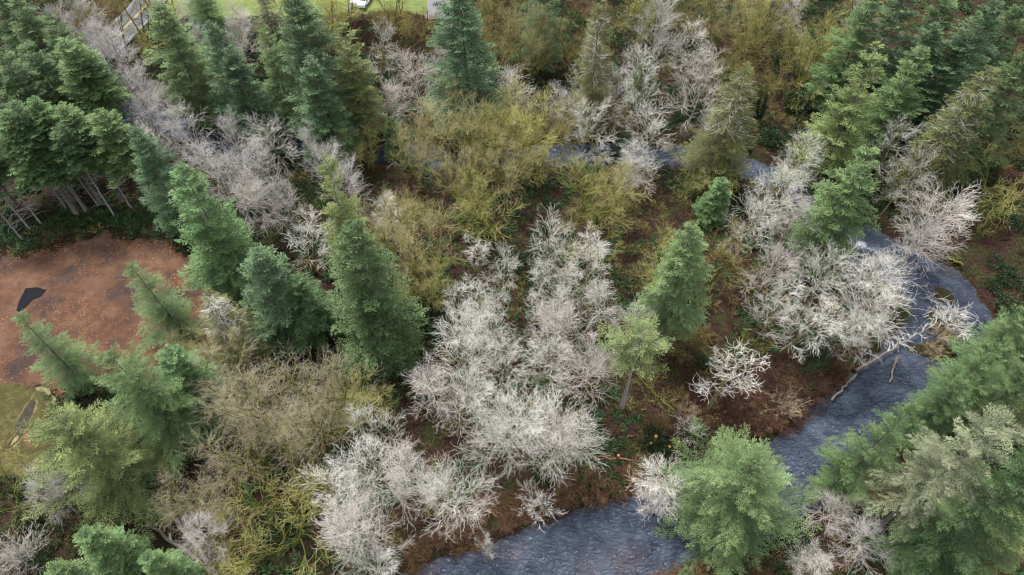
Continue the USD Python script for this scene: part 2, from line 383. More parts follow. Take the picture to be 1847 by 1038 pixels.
def broadleaf(name, seed, mat, h=15.0, r=3.1, trunks=1, spread=0.0, n1=30, n2=7, n3=5, n4=2, t0=0.34, el0=0.25, el1=1.15, lean=0.05, tw=1.0,
              trop=0.07, limb_mat=None, tr=0.17, wig=0.2, top_r=0.35, arch=0.0, ivy=0, lw=1.0):
    """A leafless tree: leaning trunks, rising limbs that fill an egg-shaped crown, branches, twigs and last twigs."""
    rng = np.random.default_rng(seed)
    root = kind_root(name, h, r)
    K = 9
    az = np.arange(trunks) * 2 * np.pi / trunks + rng.uniform(0, 6.28) + rng.normal(0, 0.3, trunks)
    D = np.column_stack([np.cos(az) * (spread + lean), np.sin(az) * (spread + lean), np.ones(trunks)])
    TH = h * rng.uniform(0.80, 0.98, trunks) if trunks > 1 else np.array([h * 0.93])
    TP = grow(rng, np.column_stack([np.cos(az) * 0.18 * (trunks > 1), np.sin(az) * 0.18 * (trunks > 1), np.full(trunks, -0.5)]), D, TH + 0.5, K, 0.045, 0.05)
    TR = tr * (1 - 0.93 * np.linspace(0, 1, K) ** 0.9)[None] * rng.uniform(0.8, 1.1, trunks)[:, None]
    TR[:, 0] *= 1.3
    b = Bag()
    b.tubes(TP, TR, 7, (np.linspace(0.0, 0.45, K)[None, :, None] * np.array([1, 0, 0]) + np.array([0, 0.5, 0])) * np.ones((trunks, 1, 1)))
    put(root, 'trunk', b.mesh(), M[mat], b.tone(), True)
    # limbs
    ti = np.arange(n1) % trunks
    t = t0 + (0.985 - t0) * (np.arange(n1) + rng.uniform(0, 1, n1)) / n1
    s = (t - t0) / (1 - t0)                                    # 0 lowest limb, 1 at the top
    p, T = along(TP, ti, t)
    a1 = np.arange(n1) * 2.39996 + rng.normal(0, 0.4, n1)
    e = el0 + (el1 - el0) * s ** 0.8 + rng.normal(0, 0.13, n1)
    D = np.column_stack([np.cos(a1) * np.cos(e), np.sin(a1) * np.cos(e), np.sin(e)])
    egg = np.sqrt(np.clip(1 - (np.abs(s - 0.38) / 0.72) ** 2.2, 0.03, 1))
    L1 = r * (egg * (1 - top_r) + top_r) * rng.uniform(0.72, 1.15, n1) * 1.06
    P1 = grow(rng, p, D, L1, 6, wig * 0.6, trop - arch, trop + arch * 0.6)
    R1 = (0.015 + 0.010 * L1)[:, None] * np.linspace(1, 0.25, 6)[None] * tw * lw
    lb = Bag()
    g = rng.uniform(0, 1, n1)

    def tone(N, K, a, b_, sh):
        x = np.zeros((N, K, 3))
        x[..., 0] = np.linspace(a, b_, K)[None]
        x[..., 1] = sh[:, None]
        return x
    lb.tubes(P1, R1, 4, tone(n1, 6, 0.14, 0.58, g))
    put(root, 'limbs', lb.mesh(), M[limb_mat or mat], lb.tone(), True, kind='stuff')
    cr = Bag()
    i2 = np.repeat(np.arange(n1), n2)
    q = np.tile((np.arange(n2) + 0.6) / n2, n1) * 0.80 + 0.20 + rng.normal(0, 0.03, len(i2))
    q = np.clip(q, 0.12, 1)
    p, T = along(P1, i2, q)
    ang = np.where(q > 0.96, 0.12, rng.uniform(0.5, 1.0, len(i2)))
    L2 = L1[i2] * (0.62 - 0.30 * q) * rng.uniform(0.7, 1.25, len(i2))
    P2 = grow(rng, p, fan(rng, T, ang), L2, 5, wig, trop * 1.2)
    R2 = (0.0085 + 0.007 * L2)[:, None] * np.linspace(1, 0.32, 5)[None] * tw
    cr.tubes(P2, R2, 3, tone(len(i2), 5, 0.42, 0.75, g[i2]))
    i3 = np.repeat(np.arange(len(i2)), n3)
    q = np.tile((np.arange(n3) + 0.5) / n3, len(i2)) * 0.85 + 0.15 + rng.normal(0, 0.04, len(i3))
    p, T = along(P2, i3, np.clip(q, 0.1, 1))
    L3 = (0.28 + 0.58 * L2[i3]) * rng.uniform(0.6, 1.25, len(i3))
    P3 = grow(rng, p, fan(rng, T, rng.uniform(0.4, 0.95, len(i3))), L3, 4, wig * 1.25, trop)
    R3 = (0.0085 + 0.005 * L3)[:, None] * np.linspace(1, 0.4, 4)[None] * tw
    cr.tubes(P3, R3, 3, tone(len(i3), 4, 0.6, 0.92, g[i2][i3]))
    if n4:
        i4 = np.repeat(np.arange(len(i3)), n4)
        p, T = along(P3, i4, rng.uniform(0.25, 1, len(i4)))
        L4 = rng.uniform(0.22, 0.62, len(i4))
        P4 = grow(rng, p, fan(rng, T, rng.uniform(0.4, 0.9, len(i4))), L4, 3, wig, trop)
        cr.tubes(P4, np.linspace(0.0085, 0.004, 3)[None] * tw * np.ones((len(i4), 1)), 3, tone(len(i4), 3, 0.8, 1.0, g[i2][i3][i4]))
    put(root, 'crown', cr.mesh(), M[mat], cr.tone(), kind='stuff')
    if ivy:
        i = rng.integers(0, trunks, ivy)
        p, T = along(TP, i, rng.uniform(0.05, 0.75, ivy) ** 1.2)
        leaf(root, 'ivy', p + unit(rng.normal(0, 1, p.shape)) * rng.uniform(0.12, 0.5, ivy)[:, None], rng, 0.26, M['ivy'], 'stuff')


def leaf(root, name, p, rng, size, mat, kind=None):
    n = len(p)
    D = unit(rng.normal(0, 1, (n, 3)) + np.array([0, 0, 0.3]))
    S = unit(np.cross(D, rng.normal(0, 1, (n, 3))))
    L = size * rng.uniform(0.6, 1.3, n)[:, None]
    V = np.stack([p, p + D * L * 0.5 + S * L * 0.3, p + D * L, p + D * L * 0.5 - S * L * 0.3], 1).reshape(-1, 3)
    k = np.arange(n)[:, None] * 4
    F = np.concatenate([k + np.array([0, 1, 2]), k + np.array([0, 2, 3])])
    t = np.repeat(np.column_stack([rng.uniform(0, 1, n), rng.uniform(0, 1, n), np.zeros(n)]), 4, 0)
    return put(root, name, (V, F), mat, t, kind=kind)


def shrub(name, seed, mat, h=2.6, r=1.9, n=34, n2=7, n3=3, tw=1.0, droop=-0.02):
    """A many-stemmed leafless bush."""
    rng = np.random.default_rng(seed)
    root = kind_root(name, h, r)
    az, e = np.arange(n) * 2.39996, rng.uniform(0.45, 1.5, n)
    D = np.column_stack([np.cos(az) * np.cos(e), np.sin(az) * np.cos(e), np.sin(e)])
    L = np.sqrt((h * np.sin(e)) ** 2 + (r * np.cos(e)) ** 2) * rng.uniform(0.75, 1.15, n)
    b0 = np.column_stack([np.cos(az) * 0.25, np.sin(az) * 0.25, np.full(n, -0.15)]) * rng.uniform(0.2, 1, n)[:, None]
    P = grow(rng, b0, D, L, 6, 0.13, droop)
    b = Bag()
    b.tubes(P, np.linspace(0.022, 0.007, 6)[None] * tw * np.ones((n, 1)), 3, (np.linspace(0.0, 0.7, 6)[:, None] * np.array([1, 0, 0]) + np.array([0, 0.5, 0]))[None] * np.ones((n, 1, 1)))
    put(root, 'stems', b.mesh(), M[mat], b.tone(), True, kind='stuff')
    i2 = np.repeat(np.arange(n), n2)
    p, T = along(P, i2, rng.uniform(0.25, 1, len(i2)))
    L2 = rng.uniform(0.3, 0.95, len(i2)) * h / 2.6
    P2 = grow(rng, p, fan(rng, T, rng.uniform(0.3, 0.9, len(i2))), L2, 4, 0.2, 0.04)
    b = Bag()
    sh = rng.uniform(0, 1, len(i2))
    t2 = np.zeros((len(i2), 4, 3))
    t2[..., 0] = np.linspace(0.5, 0.95, 4)
    t2[..., 1] = sh[:, None]
    b.tubes(P2, np.linspace(0.012, 0.006, 4)[None] * tw * np.ones((len(i2), 1)), 3, t2)
    i3 = np.repeat(np.arange(len(i2)), n3)
    if n3:
        p, T = along(P2, i3, rng.uniform(0.2, 1, len(i3)))
        P3 = grow(rng, p, fan(rng, T, rng.uniform(0.4, 0.9, len(i3))), rng.uniform(0.15, 0.45, len(i3)), 3, 0.2, 0.04)
        b.tubes(P3, np.linspace(0.009, 0.005, 3)[None] * tw * np.ones((len(i3), 1)), 3, np.array([0.95, 0.5, 0]))
    put(root, 'twigs', b.mesh(), M[mat], b.tone(), kind='stuff')


def leafy_bush(name, seed, mat, h=1.8, r=1.5, n=1500, size=0.22):
    rng = np.random.default_rng(seed)
    root = kind_root(name, h, r)
    d = unit(rng.normal(0, 1, (n, 3)))
    rad = rng.uniform(0.35, 1, n) ** 0.5 * (0.75 + 0.5 * meshkit.noise(d * 2.2 + 7, seed))
    p = d * rad[:, None] * np.array([r, r, h * 0.55]) + np.array([0, 0, h * 0.45])
    p[:, 2] = np.maximum(p[:, 2], 0.03)
    leaf(root, 'crown', p, rng, size, M[mat], 'stuff')
    az = np.arange(12) * 2.4
    D = np.column_stack([np.cos(az) * 0.7, np.sin(az) * 0.7, np.ones(12)])
    b = Bag()
    b.tubes(grow(rng, np.zeros((12, 3)) - [0, 0, 0.1], D, h * 0.8, 4, 0.1), np.linspace(0.03, 0.012, 4)[None] * np.ones((12, 1)), 3, np.array([0.3, 0.5, 0]))
    put(root, 'stems', b.mesh(), M['fir_bark'], b.tone(), kind='stuff')


def fern_mesh(seed, n=15, L=0.95):
    """A sword fern: a rosette of arching fronds, each a tapering toothed strip."""
    rng = np.random.default_rng(seed)
    az = np.arange(n) * 2.39996 + rng.normal(0, 0.2, n)
    e = rng.uniform(0.45, 1.15, n)
    D = np.column_stack([np.cos(az) * np.cos(e), np.sin(az) * np.cos(e), np.sin(e)])
    P = grow(rng, np.zeros((n, 3)), D, L * rng.uniform(0.7, 1.15, n), 6, 0.03, -0.20)
    T = unit(np.gradient(P, axis=1))
    S = unit(np.cross(T, [0, 0, 1.0]))
    w = np.array([0.03, 0.085, 0.10, 0.085, 0.055, 0.006])[None, :, None] * L
    A, C = P + S * w - [0, 0, 0.02], P - S * w - [0, 0, 0.02]
    V = np.stack([A, P, C], 2)                                  # n, 6, 3, 3
    i = np.arange(n * 18).reshape(n, 6, 3)
    q = []
    for k in (0, 1):
        a, b_, c, d_ = i[:, :-1, k], i[:, :-1, k + 1], i[:, 1:, k + 1], i[:, 1:, k]
        q += [np.stack([a, b_, c], -1).reshape(-1, 3), np.stack([a, c, d_], -1).reshape(-1, 3)]
    tone = np.zeros((n, 6, 3, 3))
    tone[..., 0] = np.linspace(0.2, 1, 6)[None, :, None]
    tone[..., 1] = rng.uniform(0, 1, n)[:, None, None]
    return (V.reshape(-1, 3), np.vstack(q)), tone.reshape(-1, 3)


# conifers
conifer('fir_blue_1', 11, 'blue', r=4.6, nb=145)
conifer('fir_blue_2', 12, 'blue', r=4.2, nb=135, up=0.9)
conifer('fir_green_1', 13, 'green', r=4.6, nb=145, gap=0.35)
conifer('fir_green_2', 14, 'green', r=4.3, nb=138)
conifer('fir_green_3', 15, 'green', r=4.8, nb=130, gap=0.4, low=-0.2)
conifer('fir_yellow_1', 16, 'yellow', r=4.8, nb=135, gap=0.4, sag=-0.13, lift=0.2)
conifer('fir_yellow_2', 17, 'yellow', r=4.4, nb=125, gap=0.45, sag=-0.12)
conifer('fir_dark_1', 18, 'dark', r=4.6, nb=138)
conifer('fir_dark_2', 19, 'dark', r=4.4, nb=130, gap=0.4)
conifer('fir_pale_1', 20, 'pale', bark_mat='pale_bark', h=29, r=7.0, cb=0.33, nb=84, power=0.5, gap=0.55, sag=-0.16, lift=0.05, hang=-0.18, twig_n=6, plume=0.55, frond=0.34, fw=0.082, dense=7)
conifer('fir_bright_1', 21, 'bright', bark_mat='pale_bark', h=19, r=3.0, cb=0.70, nb=46, power=0.40, up=0.5, low=-0.15, gap=0.55, twig_n=4, frond=0.30, fw=0.085, trunk_r=0.2)
conifer('firbig_soft_1', 33, 'soft', h=19, r=8.6, cb=0.05, nb=150, power=0.72, inner=0.05, up=0.95, low=0.0, gap=0.45, sag=-0.12, lift=0.12, hang=-0.13, frond=0.34, fw=0.082, twig_n=4, plume=0.6, dense=7)
conifer('firbig_green_1', 34, 'green', h=19, r=6.6, cb=0.08, nb=125, power=0.62, inner=0.03, up=0.8, gap=0.5, sag=-0.13, lift=0.12, hang=-0.10, frond=0.34, fw=0.082, plume=0.62, dense=7)
conifer('firbig_dark_1', 37, 'dark', h=26, r=6.6, cb=0.2, nb=125, power=0.62, inner=0.03, up=0.8, gap=0.5, sag=-0.13, lift=0.12, hang=-0.10, frond=0.34, fw=0.082, plume=0.62, dense=7)
conifer('firbig_yellow_1', 35, 'yellow', h=19, r=6.6, cb=0.08, nb=115, power=0.62, inner=0.03, up=0.8, gap=0.5, sag=-0.14, lift=0.20, hang=-0.08, frond=0.34, fw=0.082, plume=0.55, dense=7)
conifer('fir_soft_1', 36, 'soft', h=24, r=4.4, cb=0.28, nb=130, power=0.7, sag=-0.13, lift=0.05, hang=-0.12)
conifer('fir_slim_1', 22, 'green', h=18, r=2.6, nb=150, gap=0.35, frond=0.28)
conifer('stand_green_1', 23, 'green', h=27, r=3.5, cb=0.45, nb=130, dead=45)
conifer('stand_green_2', 24, 'green', h=27, r=3.8, cb=0.48, nb=130, dead=45, gap=0.4)
conifer('stand_dark_1', 25, 'dark', h=27, r=3.6, cb=0.42, nb=125, dead=40)
conifer('stand_pole_1', 26, 'dark', bark_mat='pale_bark', h=24, r=2.4, cb=0.66, nb=70, dead=40, trunk_r=0.16)
conifer('sparse_green_1', 27, 'green', h=19, r=3.4, cb=0.10, nb=120, inner=0.03, gap=0.4, sag=-0.10, lift=0.12, frond=0.30, fw=0.085, twig_n=4)
conifer('cedar_olive_1', 28, 'olive', h=20, r=3.4, cb=0.06, nb=200, power=0.68, up=0.5, low=-0.2, sag=-0.16, lift=0.20, hang=-0.30, frond=0.28, fw=0.085, white=60)
conifer('cedar_green_1', 29, 'green', h=20, r=3.2, cb=0.06, nb=200, power=0.66, up=0.5, low=-0.25, sag=-0.16, lift=0.16, hang=-0.30, frond=0.28, fw=0.085)
conifer('cedar_bare_1', 30, 'olive', h=18, r=3.6, cb=0.06, nb=135, power=0.7, up=0.45, low=-0.2, sag=-0.16, lift=0.24, hang=-0.30, frond=0.26, fw=0.08, white=110)
conifer('yew_1', 31, 'ivy', h=6.5, r=2.2, cb=0.02, nb=90, power=0.5, frond=0.26, fw=0.09)
# leafless trees
for k in range(4):
    broadleaf(f'alder_white_{k + 1}', 40 + k, 'white', n1=20 + 2 * k, n2=7, n3=4, n4=2, el0=0.05, el1=1.05, lean=0.06 + 0.05 * k, r=3.1 + 0.15 * (k % 2), wig=0.10 + 0.012 * k, trop=0.06, tw=0.82)
for k in range(2):
    broadleaf(f'alder_slim_{k + 1}', 50 + k, 'white', h=14, r=1.9, n1=22, n2=5, n3=5, n4=1, t0=0.24, el0=0.05, el1=1.0, lean=0.10, top_r=0.5, wig=0.11, trop=0.06, tw=0.85)
for k in range(3):
    broadleaf(f'alder_grey_{k + 1}', 55 + k, 'grey', n1=22, n2=6, n3=6, n4=2, r=3.2, lean=0.10, el1=1.15, trop=0.07, wig=0.11, tw=0.85)
for k in range(2):
    broadleaf(f'alder_rose_{k + 1}', 60 + k, 'rose', n1=22, n2=6, n3=6, n4=2, r=3.2, lean=0.07, el1=1.15, trop=0.07, wig=0.11, tw=0.85)
for k in range(3):
    broadleaf(f'maple_olive_{k + 1}', 65 + k, 'olive_twig', h=14, r=4.3, trunks=4, spread=0.22, n1=32, n2=7, n3=6, n4=2, t0=0.25, el0=0.2, el1=1.25, trop=0.13, tr=0.22, tw=0.85, wig=0.13, limb_mat='moss' if k == 2 else None, lw=1.8)
for k in range(2):
    broadleaf(f'maple_tan_{k + 1}', 70 + k, 'tan_twig', h=14, r=4.2, trunks=4, spread=0.22, n1=32, n2=7, n3=6, n4=2, t0=0.25, el0=0.25, el1=1.3, trop=0.15, tr=0.2, tw=0.85, wig=0.12, lw=1.8)
for k in range(2):
    broadleaf(f'maple_brown_{k + 1}', 74 + k, 'brown_twig', h=14, r=4.2, trunks=3, spread=0.2, n1=26, n2=7, n3=6, n4=1, t0=0.22, el0=0.2, el1=1.2, trop=0.11, tr=0.22, tw=0.8, wig=0.13, lw=1.8)
for k in range(2):
    broadleaf(f'maple_grey_{k + 1}', 77 + k, 'maple_grey', h=14, r=4.6, trunks=4, spread=0.26, n1=32, n2=7, n3=6, n4=3, t0=0.25, el0=0.15, el1=1.15, trop=0.07, tr=0.24, tw=0.8, wig=0.22, limb_mat='moss', lw=1.8)
for k in range(2):
    broadleaf(f'maple_mossy_{k + 1}', 80 + k, 'olive_twig', h=11, r=4.6, trunks=3, spread=0.45, n1=15, n2=6, n3=5, n4=2, t0=0.3, el0=0.1, el1=0.9, trop=0.0, arch=0.10, tr=0.25, tw=1.1, wig=0.2, limb_mat='moss')
broadleaf('snag_1', 85, 'white', h=13, r=1.7, n1=14, n2=6, n3=4, n4=1, t0=0.30, el0=0.1, el1=0.6, lean=0.12, tr=0.2, tw=1.05, trop=0.03, wig=0.35, top_r=0.6)
broadleaf('ivy_tree_1', 86, 'brown_twig', h=13, r=3.0, trunks=2, spread=0.1, n1=16, n2=5, n3=4, n4=2, t0=0.3, tr=0.2, limb_mat='moss', ivy=2600)
for k, m_ in enumerate(('orange_brush', 'red_brush', 'tan_brush', 'white', 'rose', 'olive_twig')):
    shrub(f"shrub_{m_.split('_')[0]}_1", 90 + k, m_)
shrub('shrublarge_rose_1', 96, 'rose', h=3.6, r=4.2, n=70, n2=10, n3=3, tw=0.8, droop=-0.05)
leafy_bush('bush_ivy_1', 97, 'ivy')
leafy_bush('bush_green_1', 98, 'fern', n=1300)


# ---------------------------------------------------------------- ground, river, clearing, road, lawn
WATER = -1.1
def line_px(pts, z=WATER):
    return LineString([at(u, v, z)[:2] for u, v in pts])


def smooth_line(ls, n=400):
    c = np.array(ls.coords)
    s = np.concatenate([[0], np.cumsum(np.linalg.norm(np.diff(c, axis=0), axis=1))])
    from scipy.interpolate import PchipInterpolator
    t = np.linspace(0, s[-1], n)
    return LineString(np.column_stack([PchipInterpolator(s, c[:, k])(t) for k in (0, 1)]))


RIVER = [(smooth_line(line_px([(192, 196), (240, 206), (330, 232), (430, 262), (560, 268), (700, 280), (870, 284), (1060, 280), (1230, 284), (1330, 300), (1410, 330), (1470, 370), (1530, 425), (1600, 465)])), 3.0),
         (smooth_line(line_px([(1560, 445), (1635, 490), (1685, 540), (1700, 590), (1680, 640), (1625, 690), (1560, 745), (1500, 800), (1440, 850), (1350, 893), (1230, 940), (1090, 985), (960, 1030), (800, 1090), (600, 1190)])), 5.0),
         (smooth_line(line_px([(1640, 490), (1705, 505), (1742, 560), (1745, 620), (1700, 665), (1640, 690)])), 3.4)]


def river_q(x, y):
    p = shapely.points(np.asarray(x, float), np.asarray(y, float))
    q = np.full(np.shape(x), 9.0)
    for ls, w in RIVER:
        shapely.prepare(ls)
        q = np.minimum(q, shapely.distance(ls, p) / w)
    return q


ISLANDS = [(at(1688, 632, WATER), 2.7, 1.3, 0.35), (at(1702, 585, WATER), 2.0, 2.6, 0.45), (at(1703, 532, WATER), 1.2, 1.6, 0.15)]


def terrain(x, y):
    x, y = np.asarray(x, float), np.asarray(y, float)
    p = np.stack([x * 0.11, y * 0.11, np.zeros_like(x)], -1)
    q = river_q(x, y) + 0.22 * (meshkit.noise(p * 4, 5) - 0.5) + 0.12 * (meshkit.noise(p * 14, 6) - 0.5)
    s = np.clip((q - 0.70) / 0.55, 0, 1)
    s = s * s * (3 - 2 * s)
    away = np.clip((q - 1.2) / 1.0, 0, 1)
    z = -2.3 * (1 - s) + away * (0.55 * (meshkit.fbm(p * 1.3, 3, 1) - 0.5) + 0.14 * (meshkit.noise(p * 9, 2) - 0.5))
    for c, a, b, h in ISLANDS:
        e = np.sqrt(((x - c[0]) / a) ** 2 + ((y - c[1]) / b) ** 2) + 0.9 * (meshkit.noise(p * 7, 8) - 0.5) + 0.5 * (meshkit.noise(p * 17, 9) - 0.5)
        z = np.maximum(z, WATER + h * np.clip((1.1 - e) / 0.5, -1, 1))
    # the right-hand valley side climbs away from the stream
    z = z + 0.16 * np.clip((x - 62) - 0.10 * (y - 60), 0, 60) * np.clip((q - 1.2) / 1.5, 0, 1)
    return z


def sheet(poly_px, res, lift, edge, noise_amp=0.6, z0=0.0, reach=0.5, seed=3):
    """A sheet over the ground inside a ragged outline; its rim dips below the ground so that the two meet irregularly."""
    poly = Polygon([at(u, v, z0)[:2] for u, v in poly_px])
    x0, y0, x1, y1 = poly.bounds
    gx, gy = np.meshgrid(np.arange(x0 - 1, x1 + 1, res), np.arange(y0 - 1, y1 + 1, res))
    pts = shapely.points(gx, gy)
    sd = shapely.distance(poly.exterior, pts) * np.where(shapely.contains(poly, pts), 1, -1)
    P = np.stack([gx, gy, np.zeros_like(gx)], -1)
    sd = sd + noise_amp * (2 * (meshkit.fbm(P * 0.5, 3, seed) - 0.5) + 2.4 * (meshkit.fbm(P * 0.17, 2, seed + 1) - 0.5))
    z = terrain(gx, gy) + np.clip(sd / edge, -1, 1) * lift + 0.07 * meshkit.fbm(P * 0.9, 3, seed)
    keep = sd > -reach
    i = np.arange(gx.size).reshape(gx.shape)
    q = np.stack([i[:-1, :-1], i[:-1, 1:], i[1:, 1:], i[1:, :-1]], -1).reshape(-1, 4)
    q = q[keep.ravel()[q].any(1)]
    ids, inv = np.unique(q, return_inverse=True)
    return (np.stack([gx, gy, z], -1).reshape(-1, 3)[ids], inv.reshape(-1, 4)), poly


def grid_mesh(xs, ys, hole=None):
    gx, gy = np.meshgrid(xs, ys)
    z = terrain(gx, gy)
    i = np.arange(gx.size).reshape(gx.shape)
    q = np.stack([i[:-1, :-1], i[:-1, 1:], i[1:, 1:], i[1:, :-1]], -1).reshape(-1, 4)
    return np.stack([gx, gy, z], -1).reshape(-1, 3), q


xs = np.unique(np.concatenate([np.linspace(-900, -125, 14), np.arange(-125, 125.1, 0.62), np.linspace(125, 900, 14)]))
ys = np.unique(np.concatenate([np.linspace(-500, 5, 10), np.arange(5, 150.1, 0.62), np.linspace(150, 1500, 16)]))
ground_mat = col({
    'g': ('geometry', {}), 'n1': ('noise_texture', {'scale': 0.09, 'detail': 5.0, 'roughness': 0.6}), 'n2': ('noise_texture', {'scale': 2.2, 'detail': 8.0, 'roughness': 0.75}),
    'n3': ('noise_texture', {'scale': 0.35, 'detail': 6.0, 'roughness': 0.7}), 'vr': ('voronoi_texture', {'scale': 9.0}),
    'litter': ('rgb_ramp', {'ramp': [(0.30, (0.010, 0.006, 0.005)), (0.5, (0.026, 0.014, 0.011)), (0.68, (0.058, 0.034, 0.026)), (0.85, (0.11, 0.072, 0.052))]}),
    'moss': ('rgb_ramp', {'ramp': [(0.35, (0.012, 0.018, 0.006)), (0.6, (0.030, 0.038, 0.011)), (0.8, (0.06, 0.065, 0.024))]}),
    'mr': ('rgb_ramp', {'ramp': [(0.44, (0, 0, 0)), (0.60, (1, 1, 1))]}), 'mix': ('mix', {}),
    'sp': ('separate_color', {}), 'bits': ('math', {'math_type': 'greater_than', 'value2': 0.86}),
    'bitmix': ('mix', {'color2': (0.13, 0.072, 0.042)}), 'bf': ('math', {'math_type': 'multiply', 'value2': 0.5}),
    'b': ('bump', {'distance': 0.12, 'strength': 0.9}), 'p': ('principled_bsdf', {'roughness': 0.92, 'specular_ior_level': 0.15}),
}, [('g.position', 'n1.vector'), ('g.position', 'n2.vector'), ('g.position', 'n3.vector'), ('g.position', 'vr.vector'), ('n2.fac', 'litter.fac'), ('n2.fac', 'moss.fac'),
    ('n3.fac', 'mr.fac'), ('mr.color', 'mix.fac'), ('litter.color', 'mix.color1'), ('moss.color', 'mix.color2'), ('vr.color', 'sp.color'), ('sp.r', 'bits.value1'),
    ('bits.value', 'bf.value1'), ('bf.value', 'bitmix.fac'), ('mix.color', 'bitmix.color1'), ('bitmix.color', 'p.base_color'), ('n2.fac', 'b.height'), ('b.normal', 'p.normal')], 'p.BSDF', 'forest_floor')
top('ground', grid_mesh(xs, ys), ground_mat, kind='structure', smooth=True)

# the river
bounds = shapely.union_all([ls.buffer(w * 1.5 + 1.5) for ls, w in RIVER])
x0, y0, x1, y1 = bounds.bounds
gx, gy = np.meshgrid(np.arange(max(x0, -130), min(x1, 125), 0.5), np.arange(max(y0, -5), min(y1, 150), 0.5))
inside = shapely.contains(bounds, shapely.points(gx, gy))
i = np.arange(gx.size).reshape(gx.shape)
q = np.stack([i[:-1, :-1], i[:-1, 1:], i[1:, 1:], i[1:, :-1]], -1).reshape(-1, 4)
q = q[inside.ravel()[q].all(1)]
ids, inv = np.unique(q, return_inverse=True)
V = np.stack([gx, gy, np.full_like(gx, WATER)], -1).reshape(-1, 3)[ids]
FOAM = [(1552, 440, 1.5, 0.85), (1445, 348, 1.6, 0.7), (1500, 395, 1.6, 0.7), (1655, 592, 0.8, 0.7), (1552, 778, 0.9, 0.75), (1565, 733, 0.7, 0.6), (395, 250, 1.2, 0.5), (435, 262, 1.2, 0.5), (1580, 455, 1.6, 0.7), (1655, 700, 0.8, 0.45)]
SHAL = [(1010, 905, 1.6), (880, 985, 1.5), (930, 1000, 1.3), (1130, 1015, 2.2), (1690, 665, 2.0), (1720, 485, 2.0), (1060, 1025, 1.5), (770, 1030, 1.5)]
foam, shal = np.zeros(len(V)), np.zeros(len(V))
for u, v, r, k in FOAM:
    foam += k * np.exp(-(((V[:, :2] - at(u, v, WATER)[:2]) / r) ** 2).sum(1))
for u, v, r in SHAL:
    shal += np.exp(-(((V[:, :2] - at(u, v, WATER)[:2]) / r) ** 2).sum(1))
shal = np.maximum(shal, np.clip((river_q(V[:, 0], V[:, 1]) - 0.72) / 0.3, 0, 1) * 0.8)
water_mat = col({
    'tone': ('attribute', {'attribute': 'tone'}), 'sep': ('separate_color', {}), 'g': ('geometry', {}),
    'm1': ('mapping', {'scale': (0.75, 1.5, 1.0), 'rotation': (0, 0, 0.6)}), 'w1': ('noise_texture', {'type': 'ridged_multifractal', 'scale': 1.7, 'detail': 3.0, 'roughness': 0.55, 'distortion': 0.8, 'offset': 1.0, 'gain': 1.6}),
    'w2': ('noise_texture', {'scale': 4.0, 'detail': 2.0, 'roughness': 0.5, 'distortion': 0.4}), 'ws': ('math', {'math_type': 'multiply_add', 'value2': 0.28}),
    'wl': ('noise_texture', {'scale': 0.35, 'detail': 4.0, 'distortion': 0.6}),
    'deep': ('rgb_ramp', {'ramp': [(0.32, (0.024, 0.032, 0.050)), (0.5, (0.050, 0.063, 0.094)), (0.66, (0.082, 0.100, 0.142))]}),
    'bed': ('mix', {'color2': (0.115, 0.085, 0.075)}), 'bs': ('math', {'math_type': 'multiply', 'value2': 0.35, 'use_clamp': True}),
    'fn': ('noise_texture', {'scale': 2.6, 'detail': 7.0, 'roughness': 0.8, 'distortion': 1.5}), 'fa': ('math', {'math_type': 'multiply_add', 'value2': 1.6}),
    'fneg': ('math', {'math_type': 'subtract', 'value2': 1.52}), 'fs': ('math', {'math_type': 'multiply', 'value2': 3.5, 'use_clamp': True}),
    'foam': ('mix', {'color2': (0.80, 0.82, 0.86)}), 'rough': ('math', {'math_type': 'multiply_add', 'value2': 0.6, 'value3': 0.10}),
    'b': ('bump', {'distance': 0.12, 'strength': 1.0}), 'p': ('principled_bsdf', {'ior': 1.33, 'specular_ior_level': 0.5}),
}, [('tone.color', 'sep.color'), ('g.position', 'm1.vector'), ('m1.vector', 'w1.vector'), ('m1.vector', 'w2.vector'), ('w2.fac', 'ws.value1'), ('w1.fac', 'ws.value3'), ('wl.fac', 'deep.fac'), ('g.position', 'wl.vector'),
    ('deep.color', 'bed.color1'), ('sep.g', 'bs.value1'), ('bs.value', 'bed.fac'), ('m1.vector', 'fn.vector'), ('fn.fac', 'fa.value1'), ('sep.r', 'fa.value3'), ('fa.value', 'fneg.value1'), ('fneg.value', 'fs.value1'),
    ('fs.value', 'foam.fac'), ('bed.color', 'foam.color1'), ('foam.color', 'p.base_color'), ('fs.value', 'rough.value1'), ('rough.value', 'p.roughness'), ('ws.value', 'b.height'), ('b.normal', 'p.normal')], 'p.BSDF', 'river_water')
top('river', (V, inv.reshape(-1, 4)), water_mat, kind='structure', tone=np.column_stack([np.clip(foam, 0, 1.3) - 0.35 * (foam < 0.02), np.clip(shal, 0, 1), foam * 0]))

